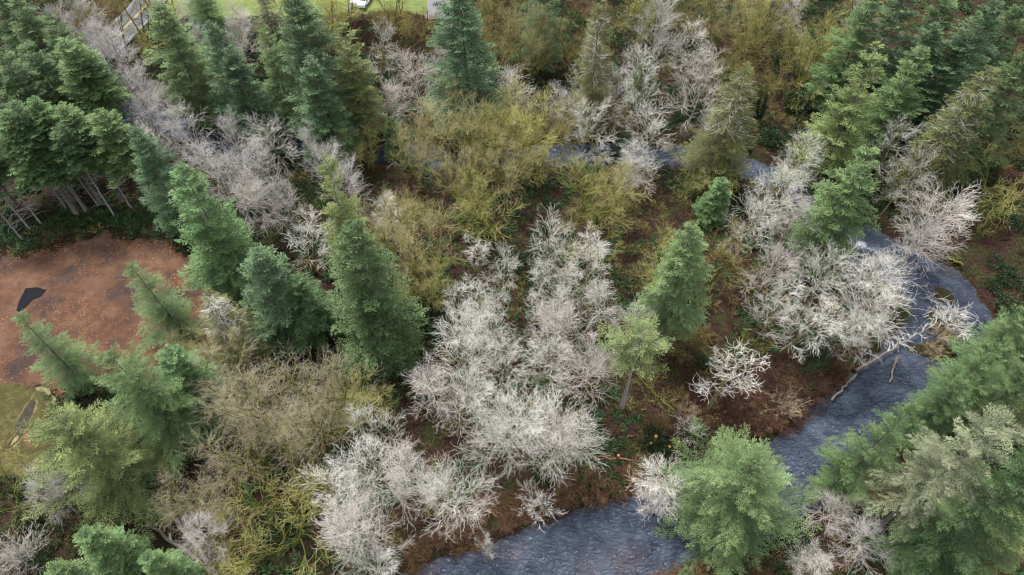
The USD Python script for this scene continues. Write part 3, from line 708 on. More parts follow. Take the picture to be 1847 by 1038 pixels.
# the brown clearing on the left
CLEAR = [(-60, 470), (30, 462), (110, 445), (190, 428), (300, 432), (360, 470), (420, 560), (400, 640), (330, 690), (230, 700), (150, 700), (110, 705), (60, 690), (60, 730), (35, 760), (-60, 720)]
gravel = col({
    'g': ('geometry', {}), 'n1': ('noise_texture', {'scale': 0.16, 'detail': 5.0, 'roughness': 0.6}), 'n2': ('noise_texture', {'scale': 5.0, 'detail': 8.0, 'roughness': 0.8}),
    'n3': ('noise_texture', {'scale': 0.5, 'detail': 3.0, 'distortion': 0.8}),
    'r1': ('rgb_ramp', {'ramp': [(0.36, (0.050, 0.034, 0.031)), (0.5, (0.104, 0.055, 0.034)), (0.64, (0.155, 0.092, 0.060))]}),
    'r2': ('rgb_ramp', {'ramp': [(0.2, (0.45, 0.45, 0.45)), (0.5, (0.95, 0.95, 0.95)), (0.8, (1.5, 1.45, 1.4))]}), 'm': ('mix', {'mix_type': 'multiply', 'fac': 1.0}),
    'r3': ('rgb_ramp', {'ramp': [(0.3, (0.8, 0.78, 0.82)), (0.7, (1.18, 1.12, 1.08))]}), 'm2': ('mix', {'mix_type': 'multiply', 'fac': 1.0}),
    'b': ('bump', {'distance': 0.06, 'strength': 0.8}), 'p': ('principled_bsdf', {'roughness': 0.9, 'specular_ior_level': 0.2}),
}, [('g.position', 'n1.vector'), ('g.position', 'n2.vector'), ('g.position', 'n3.vector'), ('n1.fac', 'r1.fac'), ('n2.fac', 'r2.fac'), ('r1.color', 'm.color1'), ('r2.color', 'm.color2'), ('n3.fac', 'r3.fac'),
    ('m.color', 'm2.color1'), ('r3.color', 'm2.color2'), ('m2.color', 'p.base_color'), ('n2.fac', 'b.height'), ('b.normal', 'p.normal')], 'p.BSDF', 'brown_gravel')
mesh_, clear_poly = sheet(CLEAR, 0.4, 0.10, 0.8, 1.6)
top('clearing', mesh_, gravel, kind='structure', smooth=True)
GRASS = [(-80, 695), (20, 698), (75, 715), (95, 745), (90, 830), (60, 855), (-80, 860)]
mesh_, grass_poly = sheet(GRASS, 0.4, 0.14, 0.8, 1.3, seed=5)
top('meadow', mesh_, plain('meadow_soil', (0.13, 0.11, 0.05), 0.9, (0.27, 0.24, 0.11), 1.6, bump=0.05), kind='structure', smooth=True)
mesh_, streak_poly = sheet([(62, 712), (72, 722), (66, 745), (52, 772), (36, 790), (24, 786), (28, 765), (42, 738)], 0.2, 0.17, 0.35, 0.3, seed=7)
top('earth_track', mesh_, plain('dark_soil', (0.018, 0.013, 0.012), 0.9, (0.055, 0.042, 0.038), 3.0, bump=0.05), kind='structure', smooth=True)


def mound(name, u, v, a, b, h, rz, mat, label, cat):
    c = at(u, v)
    rng = np.random.default_rng(4)
    m = trimesh.creation.icosphere(4)
    P = m.vertices.copy()
    P *= (0.55 + 0.9 * meshkit.fbm(P * 1.8 + 3, 4, 2))[:, None]
    P = P * [a, b, h]
    o = xform(name, (c[0], c[1], float(terrain(c[0], c[1])) + 0.02), rz, None, label, cat)
    put(o, 'heap', (P, m.faces), mat, smooth=True)
    return o


mound('dirt_mound', 53, 790, 0.95, 1.9, 0.28, 25, plain('orange_clay', (0.10, 0.055, 0.035), 0.9, (0.22, 0.10, 0.05), 2.5, bump=0.05), 'orange clay heap beside the dark pit in the grass by the clearing', 'dirt heap')
o = xform('pit', (*at(28, 797)[:2], float(terrain(*at(28, 797)[:2])) + 0.16), -22, None, 'narrow dark trench dug in the grass beside the orange clay heap', 'pit')
ring = np.array([(math.cos(t) * 0.42 * (1 + 0.12 * math.sin(3 * t)), math.sin(t) * 1.15 * (1 + 0.1 * math.cos(5 * t))) for t in np.linspace(0, 2 * math.pi, 28, endpoint=False)])
rim, low = np.column_stack([ring * 1.15, np.full(28, 0.02)]), np.column_stack([ring * 0.9, np.full(28, 0.05)])
flo = np.column_stack([ring * 0.8, np.full(28, 0.022)])
k = np.arange(28)
k2 = (k + 1) % 28
put(o, 'soil_rim', (np.vstack([rim, low + [0, 0, 0.10], flo]), np.vstack([np.column_stack([k, k2, k2 + 28, k + 28]), np.column_stack([k + 28, k2 + 28, k2 + 56, k + 56])])), plain('rim_soil', (0.035, 0.024, 0.018), 0.9, (0.08, 0.055, 0.04), 5.0))
put(o, 'floor', trimesh.Trimesh(np.vstack([flo, [[0, 0, 0.018]]]), [[a, b, 28] for a, b in zip(k, k2)], process=False), plain('pit_soil', (0.018, 0.008, 0.007), 0.95))
tp = [(47, 521), (66, 519), (84, 524), (74, 535), (62, 541), (50, 553), (39, 566), (31, 562), (36, 545)]
mesh_, tarp_poly = sheet(tp, 0.13, 0.09, 0.12, 0.10, reach=0.1, seed=9)
mesh_[0][:, 2] += 0.075
top('tarp', mesh_, plain('blue_black_sheet', (0.005, 0.006, 0.008), 0.9, (0.013, 0.015, 0.020), 6.0, spec=0.15, bump=0.03), 'flat blue-black sheet lying on the brown clearing', 'tarp', smooth=True)

# the road, top left, and the lawn with its drive
ROAD = smooth_line(LineString([at(u, v)[:2] for u, v in [(330, -75), (285, -12), (248, 30), (205, 75), (130, 150), (0, 260), (-150, 360)]]))


def ribbon(ls, off0, off1, z, n=120, a=0.0, b=1.0):
    t = np.linspace(a, b, n)
    P = np.array([ls.interpolate(x, normalized=True).coords[0] for x in t])
    T = np.gradient(P, axis=0)
    T /= np.linalg.norm(T, axis=1, keepdims=True)
    S = np.column_stack([-T[:, 1], T[:, 0]])
    out = []
    for o_ in (off0, off1):
        Q = P + S * o_
        out.append(np.column_stack([Q, terrain(P[:, 0], P[:, 1]) + z]))
    i_ = np.arange(n - 1)
    return np.vstack(out), np.column_stack([i_, i_ + 1, i_ + 1 + n, i_ + n])


asphalt = plain('asphalt', (0.075, 0.08, 0.095), 0.75, (0.11, 0.115, 0.13), 4.0, bump=0.01)
ro = xform('road', (0, 0, 0), label=None)
data(ro, kind='structure')
b = Bag()
v_, f_ = ribbon(ROAD, -3.6, 3.6, 0.34)
n_ = len(v_) // 2
sk = v_.copy()
sk[:, 2] -= 0.5
b.add(v_, f_)
j = np.arange(n_ - 1)
b.add(np.vstack([v_, sk]), np.vstack([np.column_stack([j + o1, j + 1 + o1, j + 1 + o1 + 2 * n_, j + o1 + 2 * n_]) for o1 in (0, n_)]))
put(ro, 'asphalt', b.mesh(), asphalt)
white_paint, yellow_paint = plain('white_road_paint', (0.36, 0.36, 0.35), 0.6), plain('yellow_road_paint', (0.55, 0.40, 0.10), 0.6)
put(ro, 'edge_line', ribbon(ROAD, -3.22, -3.10, 0.346), white_paint)
put(ro, 'edge_line', ribbon(ROAD, 3.10, 3.22, 0.346), white_paint)
for k in range(2):
    put(ro, 'centre_line', ribbon(ROAD, -0.22 + 0.30 * k, -0.08 + 0.30 * k, 0.346), yellow_paint)
LAWN = [(300, 55), (345, 22), (390, 32), (470, 30), (560, 24), (640, 24), (700, 26), (775, 28), (790, -50), (330, -60), (300, -20)]
mesh_, lawn_poly = sheet(LAWN, 0.6, 0.22, 0.8, seed=11)
top('lawn', mesh_, plain('lawn_grass', (0.085, 0.125, 0.028), 0.9, (0.17, 0.20, 0.055), 0.6, bump=0.05), kind='structure', smooth=True)
mesh_, _ = sheet([(628, 18), (652, 17), (664, 8), (672, -20), (640, -24)], 0.3, 0.16, 0.4, 0.2, seed=12)
mesh_[0][:, 2] += 0.17
top('parking_pad', mesh_, plain('grey_gravel', (0.11, 0.11, 0.12), 0.85, (0.17, 0.17, 0.18), 5.0, bump=0.02), kind='structure', smooth=True)
mesh_, _ = sheet([(772, 30), (806, 32), (812, -4), (800, -60), (765, -60)], 0.3, 0.16, 0.4, 0.1, seed=13)
mesh_[0][:, 2] += 0.17
top('driveway', mesh_, plain('concrete_drive', (0.14, 0.135, 0.145), 0.85, (0.20, 0.195, 0.205), 3.0, bump=0.01), kind='structure', smooth=True)


# ---------------------------------------------------------------- forest-floor cover that nobody could count
def off_limits(x, y, margin=1.18):
    p = shapely.points(x, y)
    bad = river_q(x, y) < margin
    for poly in (clear_poly, grass_poly, lawn_poly):
        bad |= shapely.contains(poly.buffer(0.3), p)
    return bad | (shapely.distance(ROAD, p) < 4.6)


def scatter(name, protos, pts, scale, rng, mat, tilt=0.12, label=None, category=None, sink=0.0):
    pi = UsdGeom.PointInstancer.Define(stage, '/World/' + numbered(name))
    data(pi.GetPrim(), label, category, None, 'stuff')
    paths = []
    for k_, (m_, t_) in enumerate(protos):
        pr = put(pi.GetPrim(), 'pieces', m_, mat if not isinstance(mat, list) else mat[k_ % len(mat)], t_)
        paths.append(pr.GetPath())
    n = len(pts)
    z = terrain(pts[:, 0], pts[:, 1]) - sink if pts.shape[1] == 2 else pts[:, 2]
    pi.CreatePrototypesRel().SetTargets(paths)
    pi.CreateProtoIndicesAttr(Vt.IntArray.FromNumpy(rng.integers(0, len(protos), n).astype(np.int32)))
    pi.CreatePositionsAttr(Vt.Vec3fArray.FromNumpy(np.column_stack([pts[:, :2], z]).astype(np.float32)))
    a = rng.uniform(0, 2 * np.pi, n)
    tx, ty = rng.normal(0, tilt, n), rng.normal(0, tilt, n)
    w = np.cos(a / 2), np.sin(a / 2)
    quats = np.column_stack([w[0], tx / 2, ty / 2, w[1]])
    quats /= np.linalg.norm(quats, axis=1, keepdims=True)
    pi.CreateOrientationsAttr(Vt.QuathArray([Gf.Quath(float(r_[0]), float(r_[1]), float(r_[2]), float(r_[3])) for r_ in quats]))
    s = scale[0] + (scale[1] - scale[0]) * rng.uniform(0, 1, n) ** 1.5
    pi.CreateScalesAttr(Vt.Vec3fArray.FromNumpy(np.repeat(s[:, None], 3, 1).astype(np.float32)))
    return pi


rng = np.random.default_rng(500)


def wild(n, seed, lo, cells=0.08, box=(-105, 108, 14, 140)):
    r = np.random.default_rng(seed)
    p = np.column_stack([r.uniform(box[0], box[1], n), r.uniform(box[2], box[3], n)])
    k = meshkit.fbm(np.column_stack([p * cells, np.zeros(n)]), 3, seed) > lo
    p = p[k & (np.abs(p[:, 0]) < 0.78 * p[:, 1] + 52)]
    return p[~off_limits(p[:, 0], p[:, 1])]


ferns = wild(13000, 21, 0.47)
band = [at(u, v)[:2] for u, v in [(-20, 470), (0, 440), (60, 425), (120, 405), (180, 395), (240, 400), (300, 425)]]
r2 = np.random.default_rng(77)
bl = LineString(band)
extra = np.array([np.array(bl.interpolate(t, normalized=True).coords[0]) + [0, o_] for t, o_ in zip(r2.uniform(0, 1, 420), r2.normal(0.6, 1.9, 420))])
extra = extra[~shapely.contains(clear_poly.buffer(-0.6), shapely.points(extra))]
scatter('ferns', [fern_mesh(s) for s in (1, 2, 3)], np.vstack([ferns, extra]), (0.55, 1.45), rng, M['fern'], label='dark green sword ferns covering the forest floor', category='ferns')


def tuft(seed, mat_n=60, r=0.35, h=0.28):
    g = np.random.default_rng(seed)
    a, d = g.uniform(0, 6.28, mat_n), r * np.sqrt(g.uniform(0, 1, mat_n))
    p = np.column_stack([d * np.cos(a), d * np.sin(a), np.full(mat_n, -0.02)])
    D = unit(np.column_stack([g.normal(0, 0.5, mat_n), g.normal(0, 0.5, mat_n), np.ones(mat_n)]))
    L = h * g.uniform(0.5, 1.3, mat_n)[:, None]
    S = unit(np.cross(D, g.normal(0, 1, (mat_n, 3)))) * 0.022
    V_ = np.stack([p - S, p + S, p + D * L], 1).reshape(-1, 3)
    t = np.zeros((mat_n, 3, 3))
    t[:, 2, 0] = 1
    t[..., 1] = g.uniform(0, 1, mat_n)[:, None]
    return (V_, np.arange(mat_n * 3).reshape(-1, 3)), t.reshape(-1, 3)


scatter('moss_tufts', [tuft(k_ + 40, 70, 0.6, 0.22) for k_ in range(3)], wild(9000, 33, 0.47, 0.13), (0.6, 1.6), rng, M['moss_tuft'], label='low olive moss and herbs between the trees', category='moss')
mp = np.random.default_rng(8)
x0, y0, x1, y1 = grass_poly.bounds
p = np.column_stack([mp.uniform(x0, x1, 8000), mp.uniform(y0, y1, 8000)])
p = p[shapely.contains(grass_poly.buffer(0.4), shapely.points(p)) & (~shapely.contains(streak_poly, shapely.points(p)) | (mp.uniform(0, 1, len(p)) < 0.12))]
p = p[(np.linalg.norm(p - at(53, 790)[:2], axis=1) > 0.8) & (np.linalg.norm(p - at(28, 797)[:2], axis=1) > 0.8)]
scatter('meadow_grass', [tuft(k_ + 50, 60, 0.35, 0.30) for k_ in range(3)], np.column_stack([p, terrain(p[:, 0], p[:, 1]) + 0.12]), (0.5, 1.3), rng, M['grass'], label='short yellow-green grass at the edge of the brown clearing', category='grass')


x0, y0, x1, y1 = clear_poly.bounds
p = np.column_stack([mp.uniform(x0, x1, 2600), mp.uniform(y0, y1, 2600)])
ed = shapely.distance(clear_poly.exterior, shapely.points(p))
p = p[shapely.contains(clear_poly.buffer(0.8), shapely.points(p)) & (mp.uniform(0, 1, len(p)) < np.exp(-ed / 0.9) + 0.02)]
scatter('verge_weeds', [tuft(k_ + 60, 50, 0.3, 0.25) for k_ in range(3)], np.column_stack([p, terrain(p[:, 0], p[:, 1]) + 0.06]), (0.4, 1.4), rng, [M['moss_tuft'], M['grass'], M['fern']], label='weeds creeping over the rim of the brown clearing', category='weeds')


def stone_piece(seed):
    m_ = trimesh.creation.icosphere(1, 0.09)
    g_ = np.random.default_rng(seed)
    return (m_.vertices * g_.uniform(0.6, 1.4, (len(m_.vertices), 1)) * [1.2, 0.9, 0.6], m_.faces), None


p = np.column_stack([mp.uniform(x0, x1, 1500), mp.uniform(y0, y1, 1500)])
p = p[shapely.contains(clear_poly, shapely.points(p))]
scatter('stones', [stone_piece(k_) for k_ in range(3)], np.column_stack([p, terrain(p[:, 0], p[:, 1]) + 0.13]), (0.3, 1.3), rng, plain('grey_stone', (0.06, 0.05, 0.046), 0.9, (0.13, 0.11, 0.10), 6.0), label='small stones scattered in the brown clearing', category='stones')


def leaf_piece(seed):
    g = np.random.default_rng(seed)
    t = np.linspace(0, 2 * np.pi, 7, endpoint=False)
    rr = 0.075 * (1 + 0.35 * np.cos(3 * t)) * g.uniform(0.8, 1.2, 7)
    V_ = np.vstack([np.column_stack([rr * np.cos(t), rr * np.sin(t), 0.03 * g.uniform(-1, 1, 7)]), [[0, 0, 0.02]]])
    return (V_, np.array([[k_, (k_ + 1) % 7, 7] for k_ in range(7)])), None


lm = [plain('fallen_leaf_orange', (0.30, 0.125, 0.045), 0.7), plain('fallen_leaf_tan', (0.36, 0.20, 0.09), 0.7), plain('fallen_leaf_rust', (0.26, 0.09, 0.035), 0.7)]
x0, y0, x1, y1 = clear_poly.bounds
p = np.column_stack([mp.uniform(x0, x1, 16000), mp.uniform(y0, y1, 16000)])
den = meshkit.fbm(np.column_stack([p * 0.22, np.zeros(len(p))]), 4, 9)
p = p[shapely.contains(clear_poly.buffer(0.5), shapely.points(p)) & (mp.uniform(0, 1, len(p)) < np.clip((den - 0.43) * 4.5, 0.04, 1.0))]
p = p[~shapely.contains(tarp_poly, shapely.points(p))]
scatter('fallen_leaves', [leaf_piece(k_) for k_ in range(3)], np.column_stack([p, terrain(p[:, 0], p[:, 1]) + 0.125]), (0.6, 1.3), rng, lm, 0.2, label='orange fallen leaves strewn over the brown clearing', category='leaves')
p = wild(7000, 61, 0.30, 0.2)
scatter('leaf_litter', [leaf_piece(k_ + 5) for k_ in range(3)], np.column_stack([p, terrain(p[:, 0], p[:, 1]) + 0.03]), (0.7, 1.5), rng, [lm[2], M['log'], lm[2]], 0.3, label='dead brown leaves and bark bits on the forest floor', category='leaf litter')


# low brush in masses: dry canes on the banks, tangles between the trunks
def cane_mesh(seed, n=26, h=1.0):
    g = np.random.default_rng(seed)
    a, e = g.uniform(0, 6.28, n), g.uniform(0.2, 1.4, n)
    D = np.column_stack([np.cos(a) * np.cos(e), np.sin(a) * np.cos(e), np.sin(e)])
    P = grow(g, np.column_stack([g.normal(0, 0.3, (n, 2)), np.full(n, -0.05)]), D, h * g.uniform(0.6, 1.3, n), 5, 0.2, -0.10)
    b_ = Bag()
    t = np.zeros((n, 5, 3))
    t[..., 0] = np.linspace(0, 0.9, 5)
    t[..., 1] = g.uniform(0, 1, n)[:, None]
    b_.tubes(P, np.linspace(0.022, 0.010, 5)[None] * np.ones((n, 1)), 3, t)
    i2_ = np.repeat(np.arange(n), 3)
    p_, T_ = along(P, i2_, g.uniform(0.2, 1, len(i2_)))
    P2 = grow(g, p_, fan(g, T_, g.uniform(0.4, 1, len(i2_))), g.uniform(0.2, 0.5, len(i2_)), 3, 0.2)
    b_.tubes(P2, np.linspace(0.014, 0.008, 3)[None] * np.ones((len(i2_), 1)), 3, np.array([0.9, 0.5, 0]))
    return b_.mesh(), b_.tone()


canes = [cane_mesh(k_) for k_ in range(3)]


def brush_in(name, px, n, mat, label, scale=(0.6, 1.4), seed=1, margin=0.86):
    g = np.random.default_rng(seed)
    poly = Polygon([at(u, v)[:2] for u, v in px])
    x0, y0, x1, y1 = poly.bounds
    p = np.column_stack([g.uniform(x0, x1, n * 4), g.uniform(y0, y1, n * 4)])
    p = p[shapely.contains(poly, shapely.points(p))]
    dn = meshkit.fbm(np.column_stack([p * 0.35, np.zeros(len(p))]), 3, seed)
    p = p[(river_q(p[:, 0], p[:, 1]) > margin) & (dn > 0.40)][:n]
    scatter(name, canes, p, scale, g, M[mat], 0.15, label, 'brush')


brush_in('dry_brush', [(735, 990), (800, 945), (880, 900), (940, 880), (1000, 890), (1040, 860), (1100, 850), (1160, 850), (1165, 880), (1100, 900), (1010, 915), (900, 960), (800, 1015), (740, 1040)], 480, 'orange_brush', 'rusty dry brush along the near bank of the lower river bend', (0.5, 1.1), 3, 0.80)
brush_in('dry_brush', [(1240, 690), (1330, 660), (1430, 640), (1530, 640), (1545, 690), (1500, 740), (1440, 800), (1400, 830), (1300, 800), (1240, 760)], 420, 'red_brush', 'dark red-brown brush on the bank left of the right-hand river bend', (0.6, 1.5), 4, 0.84)
brush_in('dry_brush', [(1240, 690), (1330, 660), (1430, 640), (1530, 640), (1545, 690), (1500, 740), (1440, 800), (1400, 830), (1300, 800), (1240, 760)], 150, 'orange_brush', 'rust-orange stems mixed into the brush by the right-hand river bend', (0.6, 1.3), 14, 0.84)
brush_in('dry_brush', [(640, 30), (720, 26), (770, 40), (770, 110), (700, 100), (620, 60)], 260, 'red_brush', 'reddish brush strip below the lawn and the parked cars', (0.9, 1.8), 5)
brush_in('dry_brush', [(1560, 1015), (1100, 1000), (1160, 1060), (1300, 1060)], 120, 'orange_brush', 'brown brush on the far side of the lower river beneath the big fir', (0.5, 1.1), 6, 0.9)
p = wild(13000, 71, 0.42, 0.1)
scatter('undergrowth', canes, p, (0.5, 1.5), rng, [M['red_brush'], M['brown_twig'], M['red_brush']], 0.15, 'thin brown bramble stems under the bare trees', 'undergrowth')


def bush_piece(seed):
    g = np.random.default_rng(seed)
    n = 240
    d = unit(g.normal(0, 1, (n, 3)))
    p_ = d * (g.uniform(0.2, 1, n) ** 0.5)[:, None] * [0.8, 0.8, 0.45] + [0, 0, 0.35]
    D = unit(d + g.normal(0, 0.5, d.shape))
    S = unit(np.cross(D, g.normal(0, 1, (n, 3))))
    L = 0.2 * g.uniform(0.6, 1.3, n)[:, None]
    V_ = np.stack([p_, p_ + D * L * 0.5 + S * L * 0.3, p_ + D * L, p_ + D * L * 0.5 - S * L * 0.3], 1).reshape(-1, 3)
    k_ = np.arange(n)[:, None] * 4
    t = np.repeat(np.column_stack([g.uniform(0, 1, n), g.uniform(0, 1, n), np.zeros(n)]), 4, 0)
    return (V_, np.concatenate([k_ + np.array([0, 1, 2]), k_ + np.array([0, 2, 3])])), t


p = wild(6500, 81, 0.47, 0.07)
scatter('low_evergreens', [bush_piece(k_) for k_ in range(3)], p, (0.6, 1.9), rng, [M['ivy'], M['fern'], M['ivy']], 0.1, 'dark broadleaf evergreen shrubs filling the shade between the trees', 'undergrowth')


# ---------------------------------------------------------------- every tree and bush, each where it stands
NAME = {'fir': ('fir_tree', 'fir tree'), 'firbig': ('fir_tree', 'fir tree'), 'stand': ('fir_tree', 'fir tree'), 'sparse': ('fir_tree', 'fir tree'), 'cedar': ('cedar_tree', 'cedar tree'), 'yew': ('young_conifer', 'conifer'),
        'alder': ('alder_tree', 'bare tree'), 'maple': ('maple_tree', 'mossy tree'), 'snag': ('dead_tree', 'dead tree'), 'ivy': ('ivy_tree', 'ivy tree'), 'shrub': ('shrub', 'shrub'), 'shrublarge': ('shrub', 'shrub'), 'bush': ('bush', 'bush')}
turn = np.random.default_rng(2024)
seen = {}


def plant(kind, u, v, h, r, label, group=None, lean=None, foot=False):
    fam = kind.split('_')[0]
    frac = {'fir': 1.0, 'firbig': 1.0, 'stand': 1.0, 'sparse': 1.0, 'cedar': 1.0, 'yew': 1.0, 'alder': 0.68, 'maple': 0.62, 'snag': 0.75, 'ivy': 0.62, 'shrub': 0.5, 'shrublarge': 0.5, 'bush': 0.4}[fam] * (not foot)
    g = 0.0
    for _ in range(4):
        p = at(u, v, g + frac * h)
        g = float(terrain(p[0], p[1]))
        if fam in ('shrub', 'shrublarge', 'bush', 'yew', 'alder', 'maple', 'fir', 'cedar', 'snag'):
            g = max(g, -1.3)
    k = seen.get(kind, 0)
    seen[kind] = k + 1
    path, h0, r0 = KINDS[kind][k % len(KINDS[kind])]
    s = r / r0 * (1.22 if fam in ('fir', 'firbig', 'stand', 'sparse', 'cedar') else 1.03 if fam == 'alder' else 1.12 if fam == 'maple' else 1.0)
    if lean is None:
        m_ = 0.8 if frac in (0.0, 1.0) else 5.0
        lean = turn.normal(0, m_, 2)
    o = xform(NAME[fam][0], (p[0], p[1], g), turn.uniform(0, 360), (s, s, h / h0), label, NAME[fam][1], group, lean)
    o.GetReferences().AddInternalReference(path)
    o.SetInstanceable(True)
    return o


# firs and cedars: pixel of the tip, height, crown radius
for a in [
    # the dense stand, upper left
    ('stand_dark', -20, -40, 22, 4.0, 'dark fir whose crown fills the very top left corner of the photo'),
    ('stand_dark', 28, 2, 22, 4.0, 'dark fir in the left stand, right of the corner tree'),
    ('stand_dark', 88, 30, 22, 3.8, 'fir at the top of the left stand beside the road'),
    ('stand_dark', 4, 95, 22, 4.0, 'fir on the left edge, a quarter of the way down'),
    ('stand_green', 108, 72, 22, 4.2, 'light green fir standing out in the middle of the left stand'),
    ('stand_dark', 52, 78, 21, 3.8, 'dark fir just left of the light green one in the left stand'),
    ('stand_dark', 150, 95, 18, 3.6, 'dark fir at the right rim of the left stand beneath the leaning bare trunk'),
    ('stand_green', 58, 185, 20, 4.0, 'fir over the tall bare dark trunks of the left stand'),
    ('stand_green', 112, 192, 19, 3.8, 'yellowish fir over the thin pale trunks of the left stand'),
    ('stand_green', 180, 203, 18, 3.8, 'rightmost fir in the front row of the left stand'),
    ('stand_dark', -8, 170, 21, 4.0, 'dark fir on the left edge behind the front row of the stand'),
    ('stand_green', 6, 205, 20, 4.0, 'front fir of the left stand nearest the left edge'),
    ('stand_dark', -45, 120, 22, 4.2, 'dark fir cut by the left edge, a little below the corner tree'),
    # round the clearing
    ('fir_blue', 235, 238, 20, 4.0, 'bluish fir between the left stand and the big fir by the clearing'),
    ('fir_green', 335, 312, 25, 5.4, 'big broad fir at the right end of the brown clearing'),
    ('fir_blue', 468, 452, 18, 4.9, 'bluish fir between the big clearing fir and the cedar with white limbs'),
    ('sparse_green', 243, 478, 16, 3.7, 'thin light green fir standing alone in the brown clearing'),
    ('sparse_green', 30, 572, 16, 3.3, 'thin fir with grey trunk leaning over the lower left of the clearing'),
    ('cedar_bare', 372, 528, 16, 4.0, 'yellowish cedar with bare white limbs beside the clearing'),
    ('firbig_green', 205, 640, 20, 6.3, 'large mid green fir below the clearing'),
    ('firbig_yellow', 98, 748, 19, 7.4, 'large yellow-green fir with feathery boughs at lower left'),
    ('fir_slim', 300, 640, 15, 3.6, 'green fir behind the large one below the clearing'),
    ('fir_slim', 145, 962, 13, 2.7, 'fresh green fir at the bottom edge, left of the grey fallen trunk'),
    ('fir_slim', 262, 1000, 12, 2.2, 'small green fir at the bottom edge right of the fresh green one'),
    ('fir_slim', 95, 1025, 12, 2.4, 'green fir cut by the bottom edge beside the pinkish bush'),
    # left centre
    ('fir_yellow', 585, 284, 25, 3.7, 'tall yellow-green fir left of the pale maples at centre left'),
    ('fir_dark', 632, 398, 26, 5.4, 'large dark green fir left of centre'),
    ('fir_dark', 535, 500, 14, 3.6, 'dark fir between the bluish fir and the large dark fir'),
    ('fir_dark', 655, 520, 17, 4.0, 'dark lower fir in front of the large dark fir at left centre'),
    # upper left centre
    ('fir_green', 292, 20, 22, 5.6, 'broad green fir just below the road bend'),
    ('fir_blue', 380, 38, 23, 4.4, 'bluish green fir right of the broad fir by the road'),
    ('fir_blue', 415, 90, 20, 4.6, 'bluish fir in front of the narrow fir near the road'),
    ('fir_blue', 523, -20, 29, 6.4, 'tallest blue-green fir of the upper left, its tip at the top edge'),
    ('fir_green', 480, 60, 20, 4.0, 'green fir on the left shoulder of the tallest blue-green one'),
    ('fir_yellow', 614, 48, 23, 4.9, 'light green fir right of the tallest blue-green one'),
    ('fir_blue', 560, 110, 20, 4.4, 'dark bluish fir between the tallest fir and the light green one'),
    ('cedar_green', 355, -32, 15, 4.6, 'drooping dark cedar beside the lawn at the top edge'),
    ('cedar_olive', 466, -22, 15, 3.6, 'brownish cedar at the right end of the left lawn'),
    ('fir_blue', 838, -8, 27, 6.4, 'large blue-green fir at top centre beside the drive'),
    ('fir_slim', 702, 212, 9, 1.9, 'small narrow fir on the near bank by the upper river'),
    ('fir_dark', 985, -45, 18, 4.5, 'dark fir behind the pale tree at the top edge'),
    ('cedar_olive', 1090, -5, 25, 3.9, 'tall narrow olive cedar right of centre at the top'),
    ('fir_dark', 1170, 105, 10, 2.6, 'small dark conifer in the shade among the white trees at upper right'),
    ('yew', 1130, 235, 7, 2.6, 'dark evergreen beneath the white trees over the upper river'),
    # right
    ('cedar_olive', 1345, 122, 22, 4.7, 'olive cedar with bare silvery boughs at the right end of the upper river'),
    ('fir_yellow', 1592, 92, 27, 5.6, 'tall yellow-green fir leaning right at upper right'),
    ('fir_green', 1665, 98, 22, 5.0, 'mid green fir right of the tall yellow-green one'),
    ('fir_blue', 1640, -25, 25, 5.2, 'dark bluish fir with grey trunk at the top edge, right side'),
    ('fir_green', 1580, -10, 22, 4.6, 'green fir at the top edge next to the white roof glints'),
    ('fir_dark', 1715, -5, 24, 5.2, 'dark fir near the top right corner'),
    ('fir_blue', 1795, 0, 27, 5.0, 'pale blue-green fir, nearly the furthest right at the top'),
    ('fir_blue', 1735, 60, 22, 4.6, 'bluish fir between the pale corner fir and the mid green one'),
    ('cedar_olive', 1785, 120, 25, 4.8, 'leaning yellow-olive cedar on the upper right slope'),
    ('fir_dark', 1850, 95, 22, 5.0, 'dark fir at the right edge, a little below the top corner'),
    ('fir_dark', 1765, 165, 18, 4.6, 'dark fir tucked behind the leaning yellow-olive cedar'),
    ('fir_blue', 1690, 45, 22, 4.8, 'bluish fir behind the mid green one at upper right'),
    ('fir_dark', 1840, 15, 22, 5.0, 'dark fir in the very top right corner'),
    ('fir_green', 1578, 272, 22, 5.2, 'bright green fir above the river rapids'),
    ('fir_slim', 1302, 322, 9, 2.4, 'small fir left of the white trees over the rapids'),
    ('yew', 1562, 462, 6, 2.5, 'low dark conifer over the white water'),
    ('yew', 1498, 585, 8, 3.0, 'dark low conifer between the white trees left of the pool'),
    ('fir_soft', 1256, 404, 25, 4.0, 'lone light green fir right of centre'),
    ('fir_bright', 1160, 598, 18, 4.0, 'bright yellow-green fir with bare pale trunk near the centre'),
    # lower right
    ('firbig_soft', 1372, 826, 18, 8.8, 'very large pale green fir at the bottom, right of the river bend'),
    ('fir_pale', 1842, 756, 29.5, 5.3, 'pale grey-green fir with bare trunk leaning over the lower right corner'),
    ('firbig_green', 1640, 740, 23, 4.3, 'drooping green fir over the right bank of the lower river'),
    ('firbig_green', 1858, 566, 14, 4.8, 'mid green fir at the right edge above the pale fir'),
    ('firbig_dark', 1735, 690, 15, 4.2, 'bright leafy fir behind the pale fir on the right bank'),
    ('firbig_green', 1802, 630, 16, 4.4, 'green fir on the right bank just below the pool'),
    ('firbig_dark', 1885, 655, 18, 4.6, 'green fir cut by the right edge behind the pale fir'),
    ('fir_yellow', 1835, 935, 14, 4.6, 'yellow-green fir filling the bottom right corner'),
    ('firbig_dark', 1930, 830, 30, 5.6, 'dark fir outside the right edge whose grey trunk shows at lower right'),
    ('fir_green', 1700, 1000, 8, 3.0, 'low green fir at the bottom edge near the right corner'),
]:
    plant(*a)

